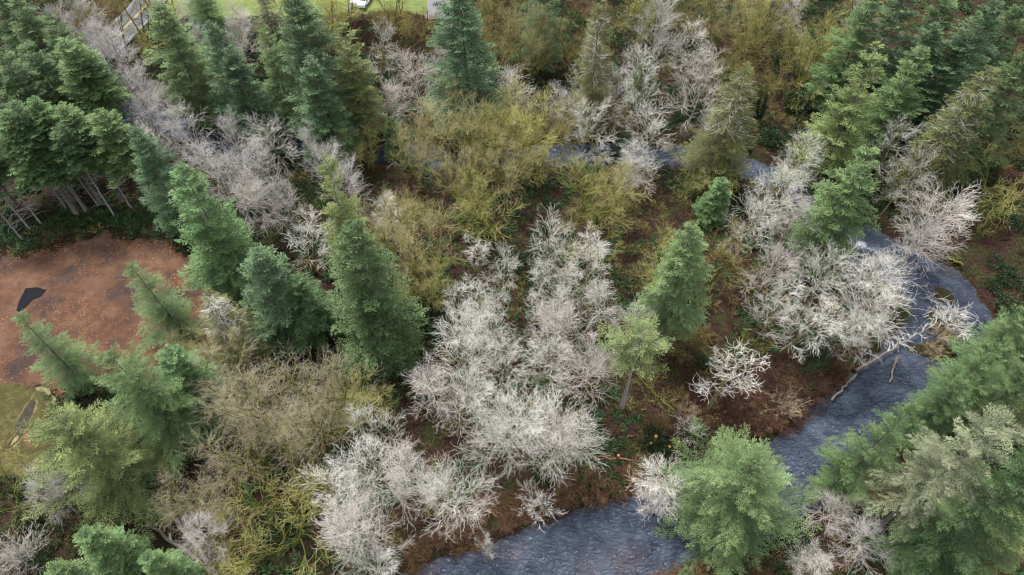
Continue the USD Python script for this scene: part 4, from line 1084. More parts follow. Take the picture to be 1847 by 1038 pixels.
for a in [                                               # trees of the stand whose trunks show down to the ground: pixel of the foot
    ('stand_pole', 56, 416, 17, 2.2, 'slim pale-trunked fir nearest the left edge above the fern bank'),
    ('stand_pole', 76, 406, 17, 2.0, 'slim pale-trunked fir second from the left edge above the fern bank'),
    ('stand_pole', 42, 434, 14, 2.0, 'thin short pole of a fir at the left edge in the fern bank'),
    ('stand_dark', 157, 382, 21, 3.6, 'fir on the thickest dark brown trunk of the left stand'),
    ('stand_pole', 207, 390, 18, 2.2, 'slim pale-trunked fir right of the thickest dark trunk'),
    ('stand_pole', 236, 374, 16, 2.0, 'slim pale pole of a fir beside the bluish clearing fir'),
    ('stand_pole', 178, 372, 17, 2.0, 'slim fir pole close behind the thickest dark trunk'),
    ('stand_pole', 122, 378, 18, 2.0, 'slim grey fir pole left of the thickest dark trunk'),
    ('stand_dark', 100, 352, 20, 3.4, 'dark fir deep in the left stand behind the thickest trunk'),
    ('stand_dark', 30, 372, 20, 3.4, 'dark fir deep in the left stand near the left edge'),
]:
    plant(*a, foot=True)

# leafless white and grey trees: pixel of the crown's middle, height, crown radius
for a in [
    ('alder_grey', 165, 42, 15, 4.2, 'grey bare tree beside the road at top left'),
    ('alder_grey', 225, 108, 14, 3.8, 'grey bare tree with a dark hollow beneath it, below the road'),
    ('alder_grey', 248, 170, 14, 3.6, 'grey bare tree right of the left stand, at its middle height'),
    ('alder_grey', 292, 188, 12, 2.8, 'pinkish grey bare tree in front of the broad fir by the road'),
    ('alder_white', 330, 165, 10, 2.4, 'small white bare tree beneath the broad fir by the road'),
    ('alder_grey', 262, 222, 13, 3.0, 'grey bare tree above the bluish fir by the clearing'),
    ('alder_grey', 345, 30, 12, 3.0, 'lilac grey bare tree in front of the drooping cedar by the lawn'),
    ('alder_rose', 428, 62, 12, 3.4, 'purplish bare tree below the left lawn'),
    ('alder_grey', 372, 78, 10, 2.6, 'thin grey bare tree between the two firs by the road'),
    ('alder_grey', 332, 238, 13, 3.4, 'grey bare tree at the left end of the upper river'),
    ('alder_grey', 378, 292, 14, 3.6, 'grey bare tree above the big clearing fir, left of two'),
    ('alder_rose', 300, 262, 12, 2.8, 'rosy bare tree touching the bluish clearing fir'),
    ('alder_grey', 432, 262, 14, 3.2, 'grey bare tree hanging over the left end of the upper river'),
    ('alder_white', 505, 252, 13, 3.2, 'white bare tree at the foot of the tallest blue-green fir'),
    ('alder_grey', 428, 335, 15, 4.0, 'grey bare tree right of the big clearing fir tip'),
    ('alder_rose', 470, 348, 14, 3.8, 'rosy bare tree between the big clearing fir and the tall yellow-green fir'),
    ('alder_grey', 480, 298, 13, 3.2, 'grey bare tree in the middle of the thicket left of the yellow-green fir'),
    ('alder_grey', 560, 270, 12, 2.8, 'grey bare tree beside the upper river, right of the tallest fir'),
    ('alder_white', 602, 300, 12, 2.6, 'white bare tree right of the tall yellow-green fir tip'),
    ('alder_grey', 640, 335, 13, 3.0, 'greyish bare tree behind the large dark fir'),
    ('alder_slim', 535, 415, 14, 3.0, 'white bare tree between the big clearing fir and the large dark fir'),
    ('alder_grey', 512, 368, 12, 2.6, 'small grey bare tree left of the tall yellow-green fir'),
    ('alder_slim', 688, 378, 12, 2.2, 'narrow white bare tree above the fan-shaped pale maple'),
    ('alder_slim', 672, 82, 14, 2.4, 'slender white tree left of the brown maple by the drive'),
    ('alder_rose', 748, 160, 14, 4.6, 'wide pinkish bare tree left of the large blue-green fir'),
    ('alder_rose', 700, 195, 11, 3.0, 'low rosy bare tree by the far bank, left of the wide pinkish one'),
    ('alder_grey', 790, 120, 10, 2.6, 'grey bare tree touching the left side of the large blue-green fir'),
    ('alder_white', 935, 155, 12, 3.2, 'whitish bare tree right of the large blue-green fir'),
    ('alder_slim', 1055, 122, 14, 2.4, 'slender white tree just left of the narrow olive cedar'),
    ('alder_slim', 1008, 170, 11, 1.9, 'narrow grey-white tree above the upper river, left of two'),
    ('alder_white', 1015, 215, 12, 2.5, 'white bare tree on the far bank right of the double maple'),
    ('alder_white', 1106, 168, 13, 2.8, 'white bare tree right of the narrow olive cedar foot'),
    ('alder_grey', 1200, 75, 16, 4.8, 'large grey-white tree at the top of the white group, upper right'),
    ('alder_white', 1165, 158, 15, 3.4, 'white bare tree in the middle of the upper right white group'),
    ('alder_white', 1250, 100, 14, 3.4, 'white bare tree at the right side of the upper right group'),
    ('alder_rose', 1258, 162, 15, 4.4, 'rounded pinkish white tree at the right of the upper right group'),
    ('alder_white', 1085, 245, 13, 3.7, 'white twisted tree leaning over the upper river, left of two'),
    ('alder_white', 1192, 232, 14, 3.6, 'white tree standing at the upper river with dark trunk showing'),
    ('alder_white', 1170, 285, 10, 3.0, 'low white tree on the near bank of the upper river'),
    ('alder_white', 1282, 228, 11, 2.4, 'small white tree left of the olive cedar with silvery boughs'),
    ('alder_grey', 1130, 315, 9, 2.6, 'faint grey bush-like tree above the golden mound maple'),
    ('alder_grey', 1545, 20, 12, 3.0, 'grey bare tree at the top edge in front of the pale roofs'),
    ('alder_grey', 1440, 15, 13, 3.4, 'grey bare tree at the top edge right of the yellow maple'),
    ('alder_white', 1605, 272, 13, 3.0, 'white bare tree behind the bright fir above the rapids'),
    ('alder_white', 1618, 335, 13, 3.0, 'white bare tree right of the bright fir above the rapids'),
    ('alder_grey', 1690, 195, 10, 2.4, 'grey bare tree beside the leaning yellow-olive cedar'),
    ('alder_white', 1432, 305, 13, 3.2, 'white bare tree left of the tall leaning fir foot'),
    ('alder_white', 1392, 345, 13, 3.6, 'white bare tree over the stream upstream of the rapids'),
    ('alder_white', 1345, 395, 15, 3.4, 'broad white tree right of the lone light green fir'),
    ('alder_grey', 1425, 400, 13, 3.1, 'grey-white tree left of the bright fir above the rapids'),
    ('alder_rose', 1395, 470, 15, 3.3, 'rosy white tree in the cluster left of the pool, upper left'),
    ('alder_slim', 1398, 545, 15, 2.8, 'white tree with long mossy trunk, leftmost in the row left of the pool'),
    ('alder_white', 1492, 488, 15, 3.4, 'cream white tree at the middle of the cluster left of the pool'),
    ('alder_slim', 1452, 560, 15, 3.0, 'white tree with mossy trunk, second in the row left of the pool'),
    ('alder_white', 1598, 532, 15, 4.5, 'wide spreading white tree leaning over the pool'),
    ('alder_grey', 1560, 590, 12, 3.4, 'grey bare tree on the bank at the fallen mossy log'),
    ('alder_rose', 1690, 385, 15, 4.8, 'large rosy white tree above the pool at right'),
    ('alder_slim', 1520, 555, 14, 2.4, 'slim white tree between the second mossy trunk and the wide spreading tree'),
    ('alder_white', 1590, 470, 12, 2.8, 'white tree bending over the head of the pool below the low dark conifer'),
    ('alder_grey', 1645, 432, 12, 3.6, 'white tree over the head of the pool, left of the large rosy one'),
    # the white group at centre
    ('alder_slim', 893, 482, 14, 2.0, 'slim white tree at the top left of the central white group'),
    ('alder_slim', 862, 515, 14, 2.0, 'slim white tree second from the top of the central column'),
    ('alder_slim', 882, 560, 14, 2.6, 'white tree in the middle of the central column'),
    ('alder_slim', 828, 548, 12, 1.9, 'small white tree left of the central column'),
    ('alder_white', 1012, 452, 16, 3.4, 'white tree at the very top of the central white group'),
    ('alder_white', 1050, 495, 14, 3.2, 'white tree below and right of the topmost central one'),
    ('alder_slim', 1088, 512, 13, 2.4, 'white drooping tree at the right of the central group top'),
    ('alder_slim', 985, 500, 12, 2.0, 'thin white tree below the topmost central one'),
    ('alder_white', 838, 612, 15, 3.4, 'round white tree at the left of the central group with clear branching'),
    ('alder_white', 975, 572, 14, 3.0, 'white tree at the heart of the central group, upper part'),
    ('alder_rose', 1045, 592, 14, 3.8, 'rosy white tree left of the bright yellow-green fir'),
    ('alder_rose', 1062, 642, 14, 3.4, 'rosy white tree nearest to the bright fir on its left'),
    ('alder_white', 1132, 582, 12, 2.6, 'white tree between the bright fir and the lone light green fir'),
    ('alder_white', 925, 645, 13, 2.8, 'cream white tree at the heart of the central group, lower part'),
    ('alder_white', 985, 660, 14, 3.4, 'broad white tree below the rosy ones in the central group'),
    ('alder_white', 880, 600, 13, 2.6, 'white tree right of the round one in the central group'),
    ('alder_rose', 770, 685, 13, 3.2, 'rosy tree at the left edge of the central group'),
    ('alder_white', 815, 715, 15, 3.6, 'white tree with starburst crown, left side of the central group'),
    ('alder_slim', 705, 750, 13, 2.2, 'slim white tree left of the starburst one beside the grey maple'),
    ('alder_white', 955, 735, 15, 3.8, 'big bright white tree above the river bend, centre'),
    ('alder_white', 1035, 745, 15, 3.8, 'brightest white tree, lower right corner of the central group'),
    ('alder_white', 872, 775, 14, 3.4, 'white tree with drooping twigs below the starburst one'),
    ('alder_white', 900, 700, 12, 2.8, 'white tree between the starburst and the big bright ones'),
    ('alder_rose', 975, 810, 12, 3.0, 'low white tree over the dark ferns above the river'),
    ('alder_white', 1050, 805, 11, 2.6, 'small white tree above the rusty brush by the river'),
    ('alder_white', 712, 825, 15, 3.6, 'white tree with radiating limbs at lower left of the group'),
    ('alder_rose', 755, 855, 13, 3.2, 'rosy white tree below the radiating one, lower left'),
    ('alder_white', 812, 848, 15, 3.8, 'white tree nearest the rusty bank, lower left of the group'),
    ('alder_white', 630, 850, 14, 3.0, 'white tree beside the arching mossy limbs'),
    ('alder_white', 640, 925, 13, 3.0, 'white tree above the bottom edge, left of the river'),
    ('alder_rose', 680, 975, 14, 3.4, 'rosy white tree at the bottom edge left of the river'),
    ('alder_slim', 650, 1025, 11, 2.4, 'white tree cut by the bottom edge left of the river'),
    ('alder_white', 1215, 855, 9, 3.0, 'small white tree between the river bend and the very large fir'),
    ('alder_rose', 1190, 900, 7, 2.4, 'low whitish tree over the water left of the very large fir'),
    ('alder_white', 1440, 985, 6, 1.9, 'low white tree right of the very large fir at the bottom'),
    ('alder_grey', 1580, 965, 8, 2.8, 'white bare tree at the foot of the pale leaning fir'),
    ('alder_rose', 1505, 915, 7, 2.4, 'pinkish bare tree between the very large fir and the pale one'),
    ('alder_white', 1470, 1030, 6, 1.7, 'white twiggy tree at the bottom edge right of the very large fir'),
    ('alder_grey', 95, 900, 9, 2.8, 'grey bare tree left of the large yellow-green fir foot'),
    ('alder_grey', 385, 960, 9, 2.6, 'thin grey bare tree over the fallen trunk at lower left'),
    # mossy and olive trees
    ('maple_brown', 232, 8, 12, 4.0, 'olive-brown tree between the left stand and the road'),
    ('maple_brown', 140, 2, 12, 4.2, 'olive-brown tree behind the grey tree at the top left'),
    ('maple_brown', 200, 45, 11, 3.6, 'olive-brown tree standing against the road at the top left'),
    ('alder_grey', 185, 82, 14, 4.0, 'grey bare tree that hides the road, left of the leaning pale trunk'),
    ('alder_grey', 128, 58, 13, 3.4, 'grey bare tree between the left stand and the road'),
    ('maple_olive', 612, 8, 11, 3.8, 'olive tree at the top edge just left of the parked cars'),
    ('maple_brown', 525, 20, 12, 3.8, 'brown tree behind the tallest blue-green fir at the top edge'),
    ('maple_brown', 705, 5, 9, 2.8, 'small brown tree on the lawn right of the parked cars'),
    ('alder_rose', 440, 28, 9, 2.6, 'small purplish tree in front of the brownish cedar at the lawn'),
    ('maple_brown', 168, 62, 12, 3.6, 'brown tree before the road, left of the pale leaning trunk'),
    ('maple_tan', 300, 15, 9, 3.0, 'small tan tree between the road and the lawn'),
    ('maple_mossy', 262, 70, 8, 3.4, 'dark mossy tree at the near side of the road'),
    ('maple_tan', 372, 148, 11, 3.4, 'olive tan tree between the two firs near the road'),
    ('maple_brown', 340, 195, 8, 2.8, 'mossy yellow-brown tree beneath the bluish firs by the road'),
    ('maple_olive', 580, 35, 13, 4.6, 'yellow-olive tree at the top between the tallest fir and the parked cars'),
    ('maple_brown', 735, 52, 14, 5.2, 'brown mossy tree with dark open limbs below the lawn'),
    ('maple_brown', 868, 60, 14, 4.2, 'brown olive tree right of the large blue-green fir'),
    ('maple_tan', 950, 60, 13, 3.6, 'cream coloured tree at top centre right of the large fir'),
    ('maple_tan', 965, 95, 10, 2.8, 'pale cream tree just below the other cream one at top centre'),
    ('maple_brown', 915, 20, 13, 4.0, 'brown olive tree behind the cream one at the top edge'),
    ('maple_brown', 1035, 72, 12, 3.6, 'orange-brown tree left of the narrow olive cedar'),
    ('maple_brown', 905, 112, 11, 3.2, 'mossy brown tree between the large fir and the cream tree'),
    ('maple_olive', 1160, 18, 12, 4.2, 'olive tree at the top edge right of the narrow cedar'),
    ('maple_brown', 1225, 18, 12, 4.2, 'brown olive tree at the top edge above the white group'),
    ('maple_tan', 1300, 25, 12, 4.0, 'tan tree with hazy twigs at the top edge'),
    ('maple_olive', 1372, 48, 13, 4.4, 'golden olive tree at the top right of the tan one'),
    ('maple_olive', 1500, 62, 14, 4.6, 'golden mossy tree with leaning trunk left of the tall firs'),
    ('ivy_tree', 1385, 165, 10, 3.0, 'ivy-clad tree in the dark hollow right of the cedar with silvery boughs'),
    ('ivy_tree', 1300, 130, 11, 3.0, 'ivy-clad tree right of the upper right white group'),
    ('maple_olive', 1460, 95, 11, 3.6, 'olive tree behind the low mossy one at upper right'),
    ('maple_brown', 1400, 10, 12, 4.0, 'brown tree at the top edge between the golden olive and the grey one'),
    ('ivy_tree', 1320, 90, 12, 3.2, 'ivy-clad tree below the tan tree at upper right'),
    ('ivy_tree', 1420, 90, 13, 3.0, 'ivy-clad tree between the two golden trees at upper right'),
    ('maple_mossy', 1440, 150, 9, 3.0, 'low mossy tree right of the olive cedar'),
    ('maple_brown', 1318, 150, 13, 3.0, 'brown tree whose top shows behind the olive cedar'),
    ('maple_tan', 815, 238, 14, 5.0, 'olive tan maple above the upper river, left of the double crown'),
    ('maple_olive', 930, 232, 14, 5.8, 'wide golden brown maple over the upper river'),
    ('maple_olive', 900, 225, 12, 3.2, 'olive maple at the left side of the wide golden brown one'),
    ('maple_tan', 745, 268, 12, 3.4, 'pale tan maple at the near bank of the upper river'),
    ('maple_tan', 905, 300, 11, 3.4, 'pale tan maple in front of the wide golden brown one'),
    ('maple_brown', 965, 240, 12, 4.2, 'golden brown maple pressed against the right of the wide double crown'),
    ('maple_olive', 870, 265, 12, 4.0, 'olive maple between the two pale tan ones at the upper river'),
    ('maple_olive', 975, 285, 10, 3.4, 'olive maple drooping at the right of the wide golden brown one'),
    ('maple_tan', 830, 320, 10, 2.8, 'tan maple with dark hollow, below the pale tan ones'),
    ('maple_brown', 652, 272, 9, 2.4, 'thin olive-brown tree on the river bank left of the small narrow fir'),
    ('maple_mossy', 868, 372, 11, 4.4, 'mossy maple with a bright green crooked limb near the centre'),
    ('maple_olive', 850, 345, 10, 3.0, 'olive maple behind the crooked green limb'),
    ('maple_olive', 1072, 348, 12, 4.9, 'golden mound-shaped maple right of the mossy one'),
    ('maple_tan', 752, 452, 13, 4.8, 'fan-shaped tan maple right of the large dark fir'),
    ('maple_tan', 700, 405, 11, 3.2, 'tan maple at the upper left of the fan-shaped one'),
    ('maple_olive', 745, 388, 9, 2.8, 'small olive maple between the fan-shaped and the mossy maples'),
    ('maple_olive', 770, 505, 9, 3.2, 'golden olive maple below the fan-shaped one'),
    ('maple_olive', 1208, 475, 11, 3.8, 'golden maple half hidden behind the lone light green fir'),
    ('maple_brown', 1295, 465, 10, 3.2, 'brown tree right of the lone light green fir'),
    ('maple_mossy', 1262, 312, 9, 3.8, 'golden moss-draped tree over the right end of the upper river'),
    ('maple_mossy', 1818, 350, 12, 4.2, 'yellow-green mossy tree at the right edge'),
    ('maple_brown', 1790, 240, 10, 3.8, 'brown bare tree on the right slope'),
    ('maple_mossy', 1080, 438, 7, 2.8, 'small mossy tree with white upper twigs near the golden mound'),
    ('maple_brown', 1250, 600, 6, 2.4, 'low golden brown tree at the foot of the lone light green fir'),
    ('maple_grey', 462, 722, 15, 4.7, 'large grey-brown maple at lower left, left half of the double crown'),
    ('maple_grey', 585, 722, 14, 4.3, 'large grey-brown maple at lower left, right half of the double crown'),
    ('maple_grey', 445, 785, 13, 4.4, 'grey mossy maple below the double crown'),
    ('maple_grey', 540, 770, 12, 4.2, 'mossy maple with yellowish limbs above the arching ones'),
    ('maple_mossy', 545, 870, 10, 4.4, 'maple with bright green arching limbs at lower left'),
    ('maple_mossy', 500, 955, 9, 4.4, 'maple with golden mossy limbs at the bottom, left of centre'),
    ('maple_grey', 360, 895, 9, 3.0, 'thin mossy maple above the grey fallen trunk'),
    ('maple_mossy', 415, 1000, 7, 3.2, 'mossy maple at the bottom edge beside the brown fallen trunk'),
    ('maple_olive', 655, 725, 9, 3.0, 'olive bush-like maple at the right of the grey double crown'),
    ('maple_tan', 345, 640, 9, 2.8, 'tan bare tree between the cedar with white limbs and the green fir'),
    ('maple_olive', 395, 640, 8, 2.6, 'yellow-olive tree under the cedar with white limbs'),
    ('maple_mossy', 25, 880, 7, 3.4, 'dark olive bushy tree on the left edge below the grass'),
    ('snag', 1308, 668, 14, 3.0, 'dead white snag with twisted top above the red-brown brush'),
    ('snag', 875, 985, 8, 0.9, 'dead white-twigged pole standing in the lower river'),
    ('snag', 1085, 432, 8, 1.9, 'small dead tree with white crooked limbs below the golden mound'),
    ('snag', 868, 425, 7, 1.8, 'small dead tree with white crooked limbs by the mossy green limb'),
]:
    plant(*a)
# bushes one can tell apart
for a in [
    ('shrub_white', 965, 908, 2.6, 2.6, 'star-shaped grey bush on the bank of the lower river'),
    ('shrub_orange', 1062, 872, 2.8, 2.7, 'round rusty orange bush on the bank of the lower river'),
    ('shrub_orange', 1022, 880, 2.2, 1.8, 'smaller rusty bush left of the round one by the river'),
    ('shrub_orange', 878, 912, 2.2, 2.2, 'brown-orange bush below the white trees at the river bank'),
    ('shrub_red', 925, 938, 1.4, 1.1, 'dark red-brown bush at the very waterline of the lower river'),
    ('shrub_tan', 1418, 728, 3.0, 2.4, 'pale tan bush amid the red-brown brush'),
    ('shrub_orange', 1345, 712, 2.6, 2.0, 'orange bush right of the dead white snag'),
    ('shrub_orange', 1190, 765, 2.4, 1.7, 'tan-orange bush beside the cut stumps'),
    ('shrub_red', 1470, 700, 2.6, 2.4, 'dark red bush at the river edge right of the tan one'),
    ('shrub_red', 1390, 690, 2.4, 2.0, 'dark red bush behind the tan one'),
    ('shrublarge_rose', 35, 1000, 3.6, 3.9, 'large pinkish grey bush in the bottom left corner'),
    ('shrub_tan', 1240, 745, 2.4, 1.8, 'grey-tan bush at the base of the dead white snag'),
    ('shrub_white', 1245, 775, 2.2, 1.8, 'whitish bush between the snag and the very large fir'),
    ('shrub_tan', 1700, 600, 2.6, 2.2, 'tan bush growing on the islet among the driftwood'),
    ('shrub_tan', 1685, 630, 1.4, 1.5, 'low tan bush at the near tip of the islet'),
    ('bush_green', 50, 935, 2.4, 1.5, 'green leafy bush above the pinkish corner bush'),
    ('bush_green', 1270, 650, 1.6, 1.3, 'green leafy bush left of the dead white snag'),
    ('bush_green', 975, 505, 3.0, 2.4, 'green leafy bush in the gap of the central white group'),
    ('bush_ivy', 920, 475, 3.2, 2.6, 'dark evergreen bush right of the slim white column'),
    ('bush_green', 1480, 445, 2.2, 1.8, 'dark green bush under the white trees at the rapids'),
    ('bush_green', 985, 850, 2.2, 1.8, 'dark green bush above the rusty bank'),
    ('bush_ivy', 690, 620, 3.5, 3.0, 'dark evergreen bush below the large dark fir'),
    ('bush_ivy', 780, 575, 3.5, 2.8, 'dark evergreen bush between the fan-shaped maple and the round white tree'),
    ('bush_ivy', 1440, 185, 3.2, 2.8, 'dark ivy bush right of the olive cedar'),
    ('bush_ivy', 1265, 205, 2.6, 2.0, 'dark ivy bush in the upper right white group'),
    ('bush_green', 1390, 250, 2.6, 2.2, 'dark green bush at the right foot of the olive cedar'),
]:
    plant(*a)


# ---------------------------------------------------------------- fallen trunks, stumps, driftwood
def trunk_between(name, p0, p1, r0, r1, mat, label, cat, z0=0.15, z1=0.15, snags=6, seed=1, bend=0.12, twigs=None):
    g = np.random.default_rng(seed)
    a, c = at(*p0, z0), at(*p1, z1)
    o = xform(name, a, 0, None, label, cat)
    K = 12
    t = np.linspace(0, 1, K)[:, None]
    P = (c - a) * t + np.column_stack([g.normal(0, bend, K), g.normal(0, bend, K), g.normal(0, bend * 0.4, K)]) * np.sin(np.pi * t)
    R = r0 + (r1 - r0) * t[:, 0]
    R = R * g.uniform(0.92, 1.08, K)
    b = Bag()
    b.tubes(P[None], R[None], 10, np.array([0.5, 0.5, 0]))
    for e in (0, -1):                                        # capped ends
        n = 10
        ring = b.v[0].reshape(K, n, 3)[e]
        b.add(np.vstack([ring, ring.mean(0)]), np.array([[k, (k + 1) % n, n] for k in range(n)]), np.array([1.0, 0.9, 0]))
    put(o, 'log', b.mesh(), M[mat], b.tone(), True)
    if snags:
        b = Bag()
        p, T = along(P[None], np.zeros(snags, int), g.uniform(0.25, 0.98, snags))
        D = fan(g, T, g.uniform(0.7, 1.4, snags))
        D[:, 2] = np.abs(D[:, 2])
        S = grow(g, p, D, g.uniform(0.5, 1.6, snags), 5, 0.2, -0.03)
        b.tubes(S, np.linspace(0.055, 0.015, 5)[None] * np.ones((snags, 1)), 4, np.array([0.8, 0.6, 0]))
        i2 = np.repeat(np.arange(snags), 4)
        p, T = along(S, i2, g.uniform(0.2, 1, len(i2)))
        S2 = grow(g, p, fan(g, T, g.uniform(0.5, 1, len(i2))), g.uniform(0.3, 0.9, len(i2)), 4, 0.2)
        b.tubes(S2, np.linspace(0.025, 0.010, 4)[None] * np.ones((len(i2), 1)), 3, np.array([0.95, 0.7, 0]))
        put(o, 'branches', b.mesh(), M[twigs or mat], b.tone(), kind='stuff')
    return o


trunk_between('fallen_log', (1545, 668), (1690, 583), 0.19, 0.07, 'log', 'long grey-brown log lying across the river below the pool', 'log', -0.2, -0.1, 16, 3, twigs='white')
trunk_between('fallen_log', (1605, 690), (1618, 645), 0.13, 0.08, 'log', 'short dark log stuck beneath the long log over the river', 'log', -0.9, -0.6, 3, 4)
trunk_between('fallen_log', (1738, 648), (1716, 590), 0.16, 0.14, 'black_log', 'black wet log of the jam in the pool, left of three', 'log', -0.95, -0.8, 2, 5)
trunk_between('fallen_log', (1750, 640), (1728, 585), 0.15, 0.12, 'black_log', 'black wet log of the jam in the pool, middle of three', 'log', -0.98, -0.78, 2, 6)
trunk_between('fallen_log', (1762, 628), (1740, 588), 0.12, 0.10, 'black_log', 'black wet log of the jam in the pool, right of three', 'log', -0.98, -0.8, 1, 7)
trunk_between('fallen_log', (1705, 462), (1738, 478), 0.2, 0.16, 'moss', 'mossy log on the far bank at the head of the pool', 'log', -0.5, 0.2, 2, 8)
trunk_between('fallen_log', (1500, 722), (1545, 675), 0.16, 0.12, 'log', 'grey log along the bank below the long river log', 'log', -0.6, -0.4, 2, 9)
trunk_between('fallen_log', (1040, 819), (1172, 833), 0.14, 0.10, 'red_log', 'reddish log lying above the rusty bush at the river', 'log', 0.2, 0.25, 4, 10)
trunk_between('fallen_log', (1068, 824), (1092, 802), 0.10, 0.07, 'red_log', 'short reddish log leaning off the long reddish one', 'log', 0.2, 0.4, 1, 11)
trunk_between('fallen_log', (1173, 829), (1192, 834), 0.11, 0.10, 'red_log', 'short reddish log end right of the long reddish one', 'log', 0.2, 0.2, 0, 12)
trunk_between('fallen_log', (1118, 790), (1142, 787), 0.12, 0.10, 'red_log', 'short dark red log beside the bright fir foot', 'log', 0.2, 0.2, 0, 13)
trunk_between('fallen_log', (1215, 740), (1160, 690), 0.10, 0.07, 'moss', 'thin mossy log lying right of the bright fir foot', 'log', 0.15, 0.5, 3, 14)
trunk_between('fallen_log', (398, 1050), (300, 912), 0.34, 0.24, 'fir_bark', 'thick grey trunk lying at the bottom left', 'log', 0.4, 0.8, 3, 15)
trunk_between('fallen_log', (384, 1035), (236, 918), 0.24, 0.16, 'log', 'thinner brown trunk lying left of the thick grey one', 'log', 0.4, 0.5, 8, 16, twigs='white')
trunk_between('leaning_trunk', (238, 150), (192, 60), 0.16, 0.10, 'pale_bark', 'long pale bare trunk leaning below the road at upper left', 'trunk', 0.3, 9.0, 6, 17)
trunk_between('fallen_log', (850, 285), (866, 318), 0.2, 0.14, 'black_log', 'dark log dipping into the upper river beneath the maples', 'log', -0.6, 0.2, 1, 18)
trunk_between('fallen_log', (1455, 370), (1500, 330), 0.18, 0.12, 'log', 'log across the stream upstream of the rapids', 'log', 0.2, 0.2, 4, 19)
trunk_between('leaning_trunk', (1332, 640), (1345, 595), 0.16, 0.12, 'moss', 'short mossy trunk leaning left of the white row', 'trunk', 0.1, 3.5, 2, 20)
trunk_between('leaning_trunk', (1372, 645), (1398, 612), 0.17, 0.12, 'moss', 'mossy trunk leaning right at the foot of the white row', 'trunk', 0.1, 4.0, 3, 21)


def stump(u, v, h, r, label, seed, lean=(0, 0)):
    g = np.random.default_rng(seed)
    c = at(u, v)
    o = xform('stump', (c[0], c[1], float(terrain(c[0], c[1]))), g.uniform(0, 360), None, label, 'stump', None, lean)
    K, n = 6, 12
    z = np.linspace(-0.2, h, K)
    R = r * (1 + 0.6 * np.exp(-np.linspace(0, 4, K)))
    b = Bag()
    b.tubes(np.column_stack([np.zeros(K), np.zeros(K), z])[None], R[None], n, np.array([0.35, 0.6, 0]))
    put(o, 'stem', b.mesh(), M['moss'], b.tone(), True)
    ring = b.v[0].reshape(K, n, 3)[-1]
    topr = ring.copy()
    topr[:, 2] += 0.05 + 0.12 * g.uniform(0, 1, n)
    cen = topr.mean(0) + [0, 0, 0.10]
    f = [[k, (k + 1) % n, 2 * n] for k in range(n)]
    V_ = np.vstack([topr, ring, cen])
    f += [[n + k, n + (k + 1) % n, (k + 1) % n] for k in range(n)] + [[n + k, (k + 1) % n, k] for k in range(n)]
    put(o, 'cut_face', trimesh.Trimesh(V_, f, process=False), M['cut_wood'])


stump(1180, 800, 3.0, 0.20, 'tall mossy stump with orange cut top, left of three by the bush', 1, (8, -6))
stump(1204, 815, 1.5, 0.17, 'short mossy stump with orange cut top, middle of three', 2)
stump(1214, 812, 2.4, 0.16, 'mossy stump with orange cut top, right of three', 3, (0, 6))
stump(1172, 806, 1.0, 0.14, 'lowest cut stump at the foot of the tall one', 4)
stump(1137, 868, 1.2, 0.20, 'pale cut stump near the water right of the rusty bush', 5, (10, 8))
stump(1113, 830, 1.3, 0.16, 'mossy stump poking up behind the long reddish log', 6)

# driftwood heap in the pool
g = np.random.default_rng(60)
c = at(1708, 580, WATER)
o = xform('driftwood', (c[0], c[1], WATER + 0.4), 0, None, 'tangle of pale driftwood on the islet in the pool', 'driftwood')
n = 64
D = unit(np.column_stack([g.normal(0, 1, n), g.normal(0, 1, n), g.uniform(-0.05, 0.5, n)]))
p = np.column_stack([g.normal(0, 1.3, n), g.normal(0, 1.8, n), g.uniform(0, 0.8, n)])
P = grow(g, p - D * 0.8, D, g.uniform(1.2, 3.2, n), 5, 0.12)
b = Bag()
b.tubes(P, np.linspace(0.06, 0.02, 5)[None] * g.uniform(0.6, 1.4, n)[:, None], 4, np.column_stack([g.uniform(0.3, 1, n)] * 2 + [np.zeros(n)])[:, None, :] * np.ones((1, 5, 1)))
put(o, 'limbs', b.mesh(), M['grey'], b.tone(), kind='stuff')
i2 = np.repeat(np.arange(n), 7)
p, T = along(P, i2, g.uniform(0.2, 1, len(i2)))
S = grow(g, p, fan(g, T, g.uniform(0.5, 1, len(i2))), g.uniform(0.4, 1.3, len(i2)), 4, 0.2, 0.05)
b = Bag()
b.tubes(S, np.linspace(0.026, 0.012, 4)[None] * np.ones((len(i2), 1)), 3, np.array([0.95, 0.6, 0]))
put(o, 'twigs', b.mesh(), M['white'], b.tone(), kind='stuff')
p = np.column_stack([g.uniform(-1, 1, 160), g.uniform(-1, 1, 160)])
p = p[(p ** 2).sum(1) < 1]
isl = np.vstack([p * [a_ * 0.9, b_ * 0.9] + c_[:2] for c_, a_, b_, h_ in ISLANDS[:2]])
scatter('islet_moss', [tuft(k_ + 70, 60, 0.4, 0.25) for k_ in range(2)], isl, (0.6, 1.3), rng, M['moss_tuft'], label='brown-green moss on the islets in the pool', category='moss')


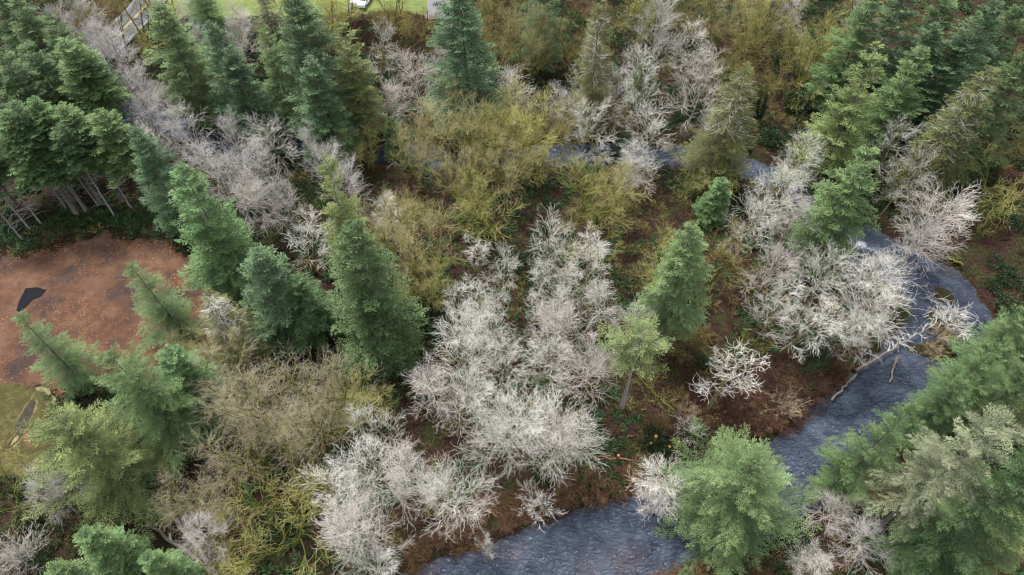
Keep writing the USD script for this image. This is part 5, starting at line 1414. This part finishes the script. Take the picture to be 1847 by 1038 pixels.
# ---------------------------------------------------------------- the two parked cars by the lawn
def car(u, v, rz, paint, label, tall=1.5, pickup=False):
    c = at(u, v, 0.35)
    o = xform('parked_car', (c[0], c[1], float(terrain(c[0], c[1])) + 0.34), rz, None, label, 'car')
    prof = [(-2.25, 0.35), (-2.28, 0.75), (-2.15, 0.95), (-1.1, 1.02), (-0.45, tall), (0.9, tall), (1.75, 1.05), (2.2, 0.95), (2.25, 0.6), (2.2, 0.35)]
    if pickup:
        prof = [(-2.4, 0.45), (-2.45, 0.9), (-2.3, 1.05), (-1.15, 1.12), (-0.6, 1.75), (0.6, 1.75), (0.75, 1.1), (2.5, 1.1), (2.5, 0.45)]
    poly = Polygon(prof).buffer(0.05).buffer(-0.02)
    m = trimesh.creation.extrude_polygon(poly, 1.78, engine='earcut')
    m = m.subdivide()
    Vv = m.vertices.copy()
    Vv = np.column_stack([Vv[:, 2] - 0.89, Vv[:, 0], Vv[:, 1]])
    k_ = np.clip((Vv[:, 2] - 0.95) / 0.7, 0, 1)
    Vv[:, 0] *= 1 - 0.17 * k_
    put(o, 'body', (Vv, m.faces[:, ::-1]), paint)
    glass = plain('car_glass', (0.015, 0.017, 0.02), 0.08, spec=0.6)

    def quad(pts, name='window'):
        put(o, name, (np.array(pts, float), np.array([[0, 1, 2, 3]])), glass)
    if not pickup:
        quad([(-0.74, -1.07, 1.075), (0.74, -1.07, 1.075), (0.66, -0.52, tall + 0.0), (-0.66, -0.52, tall)], 'windscreen')
        quad([(0.72, 1.72, 1.12), (-0.72, 1.72, 1.12), (-0.66, 1.0, tall), (0.66, 1.0, tall)], 'rear_window')
    else:
        quad([(-0.76, -1.14, 1.18), (0.76, -1.14, 1.18), (0.66, -0.68, 1.76), (-0.66, -0.68, 1.76)], 'windscreen')
    for s_ in (-1, 1):
        quad([(s_ * 0.90, -0.8, 1.05), (s_ * 0.90, 0.6, 1.05), (s_ * 0.80, 0.5, tall - 0.08), (s_ * 0.80, -0.45, tall - 0.08)], 'side_window')
    for sx in (-1, 1):
        for sy in (-1.4, 1.4):
            w = trimesh.creation.cylinder(0.34, 0.22, sections=20)
            w.apply_transform(trimesh.transformations.rotation_matrix(np.pi / 2, [0, 1, 0]))
            w.apply_translation([sx * 0.82, sy, 0.34])
            put(o, 'wheel', w, plain(f'tyre_rubber', (0.02, 0.02, 0.02), 0.8))
        hl = trimesh.creation.icosphere(2, 0.14)
        hl.apply_scale([1.2, 0.5, 0.8])
        put(o, 'headlight', trimesh.Trimesh(hl.vertices + [sx * 0.62, -2.27, 0.78], hl.faces), plain('headlight', (0.6, 0.6, 0.6), 0.2))
        put(o, 'tail_light', trimesh.Trimesh(hl.vertices * [1, 0.8, 1.2] + [sx * 0.7, 2.28, 0.85], hl.faces), plain('tail_light', (0.5, 0.03, 0.02), 0.3))


silver, white_p = plain('silver_car_paint', (0.62, 0.64, 0.68), 0.3), plain('white_car_paint', (0.78, 0.78, 0.78), 0.3)
car(658, 7, -14, silver, 'silver car parked on the lawn edge, right of two')
car(645, 3, 172, white_p, 'white pickup with red tail lights, left of the silver car', pickup=True)
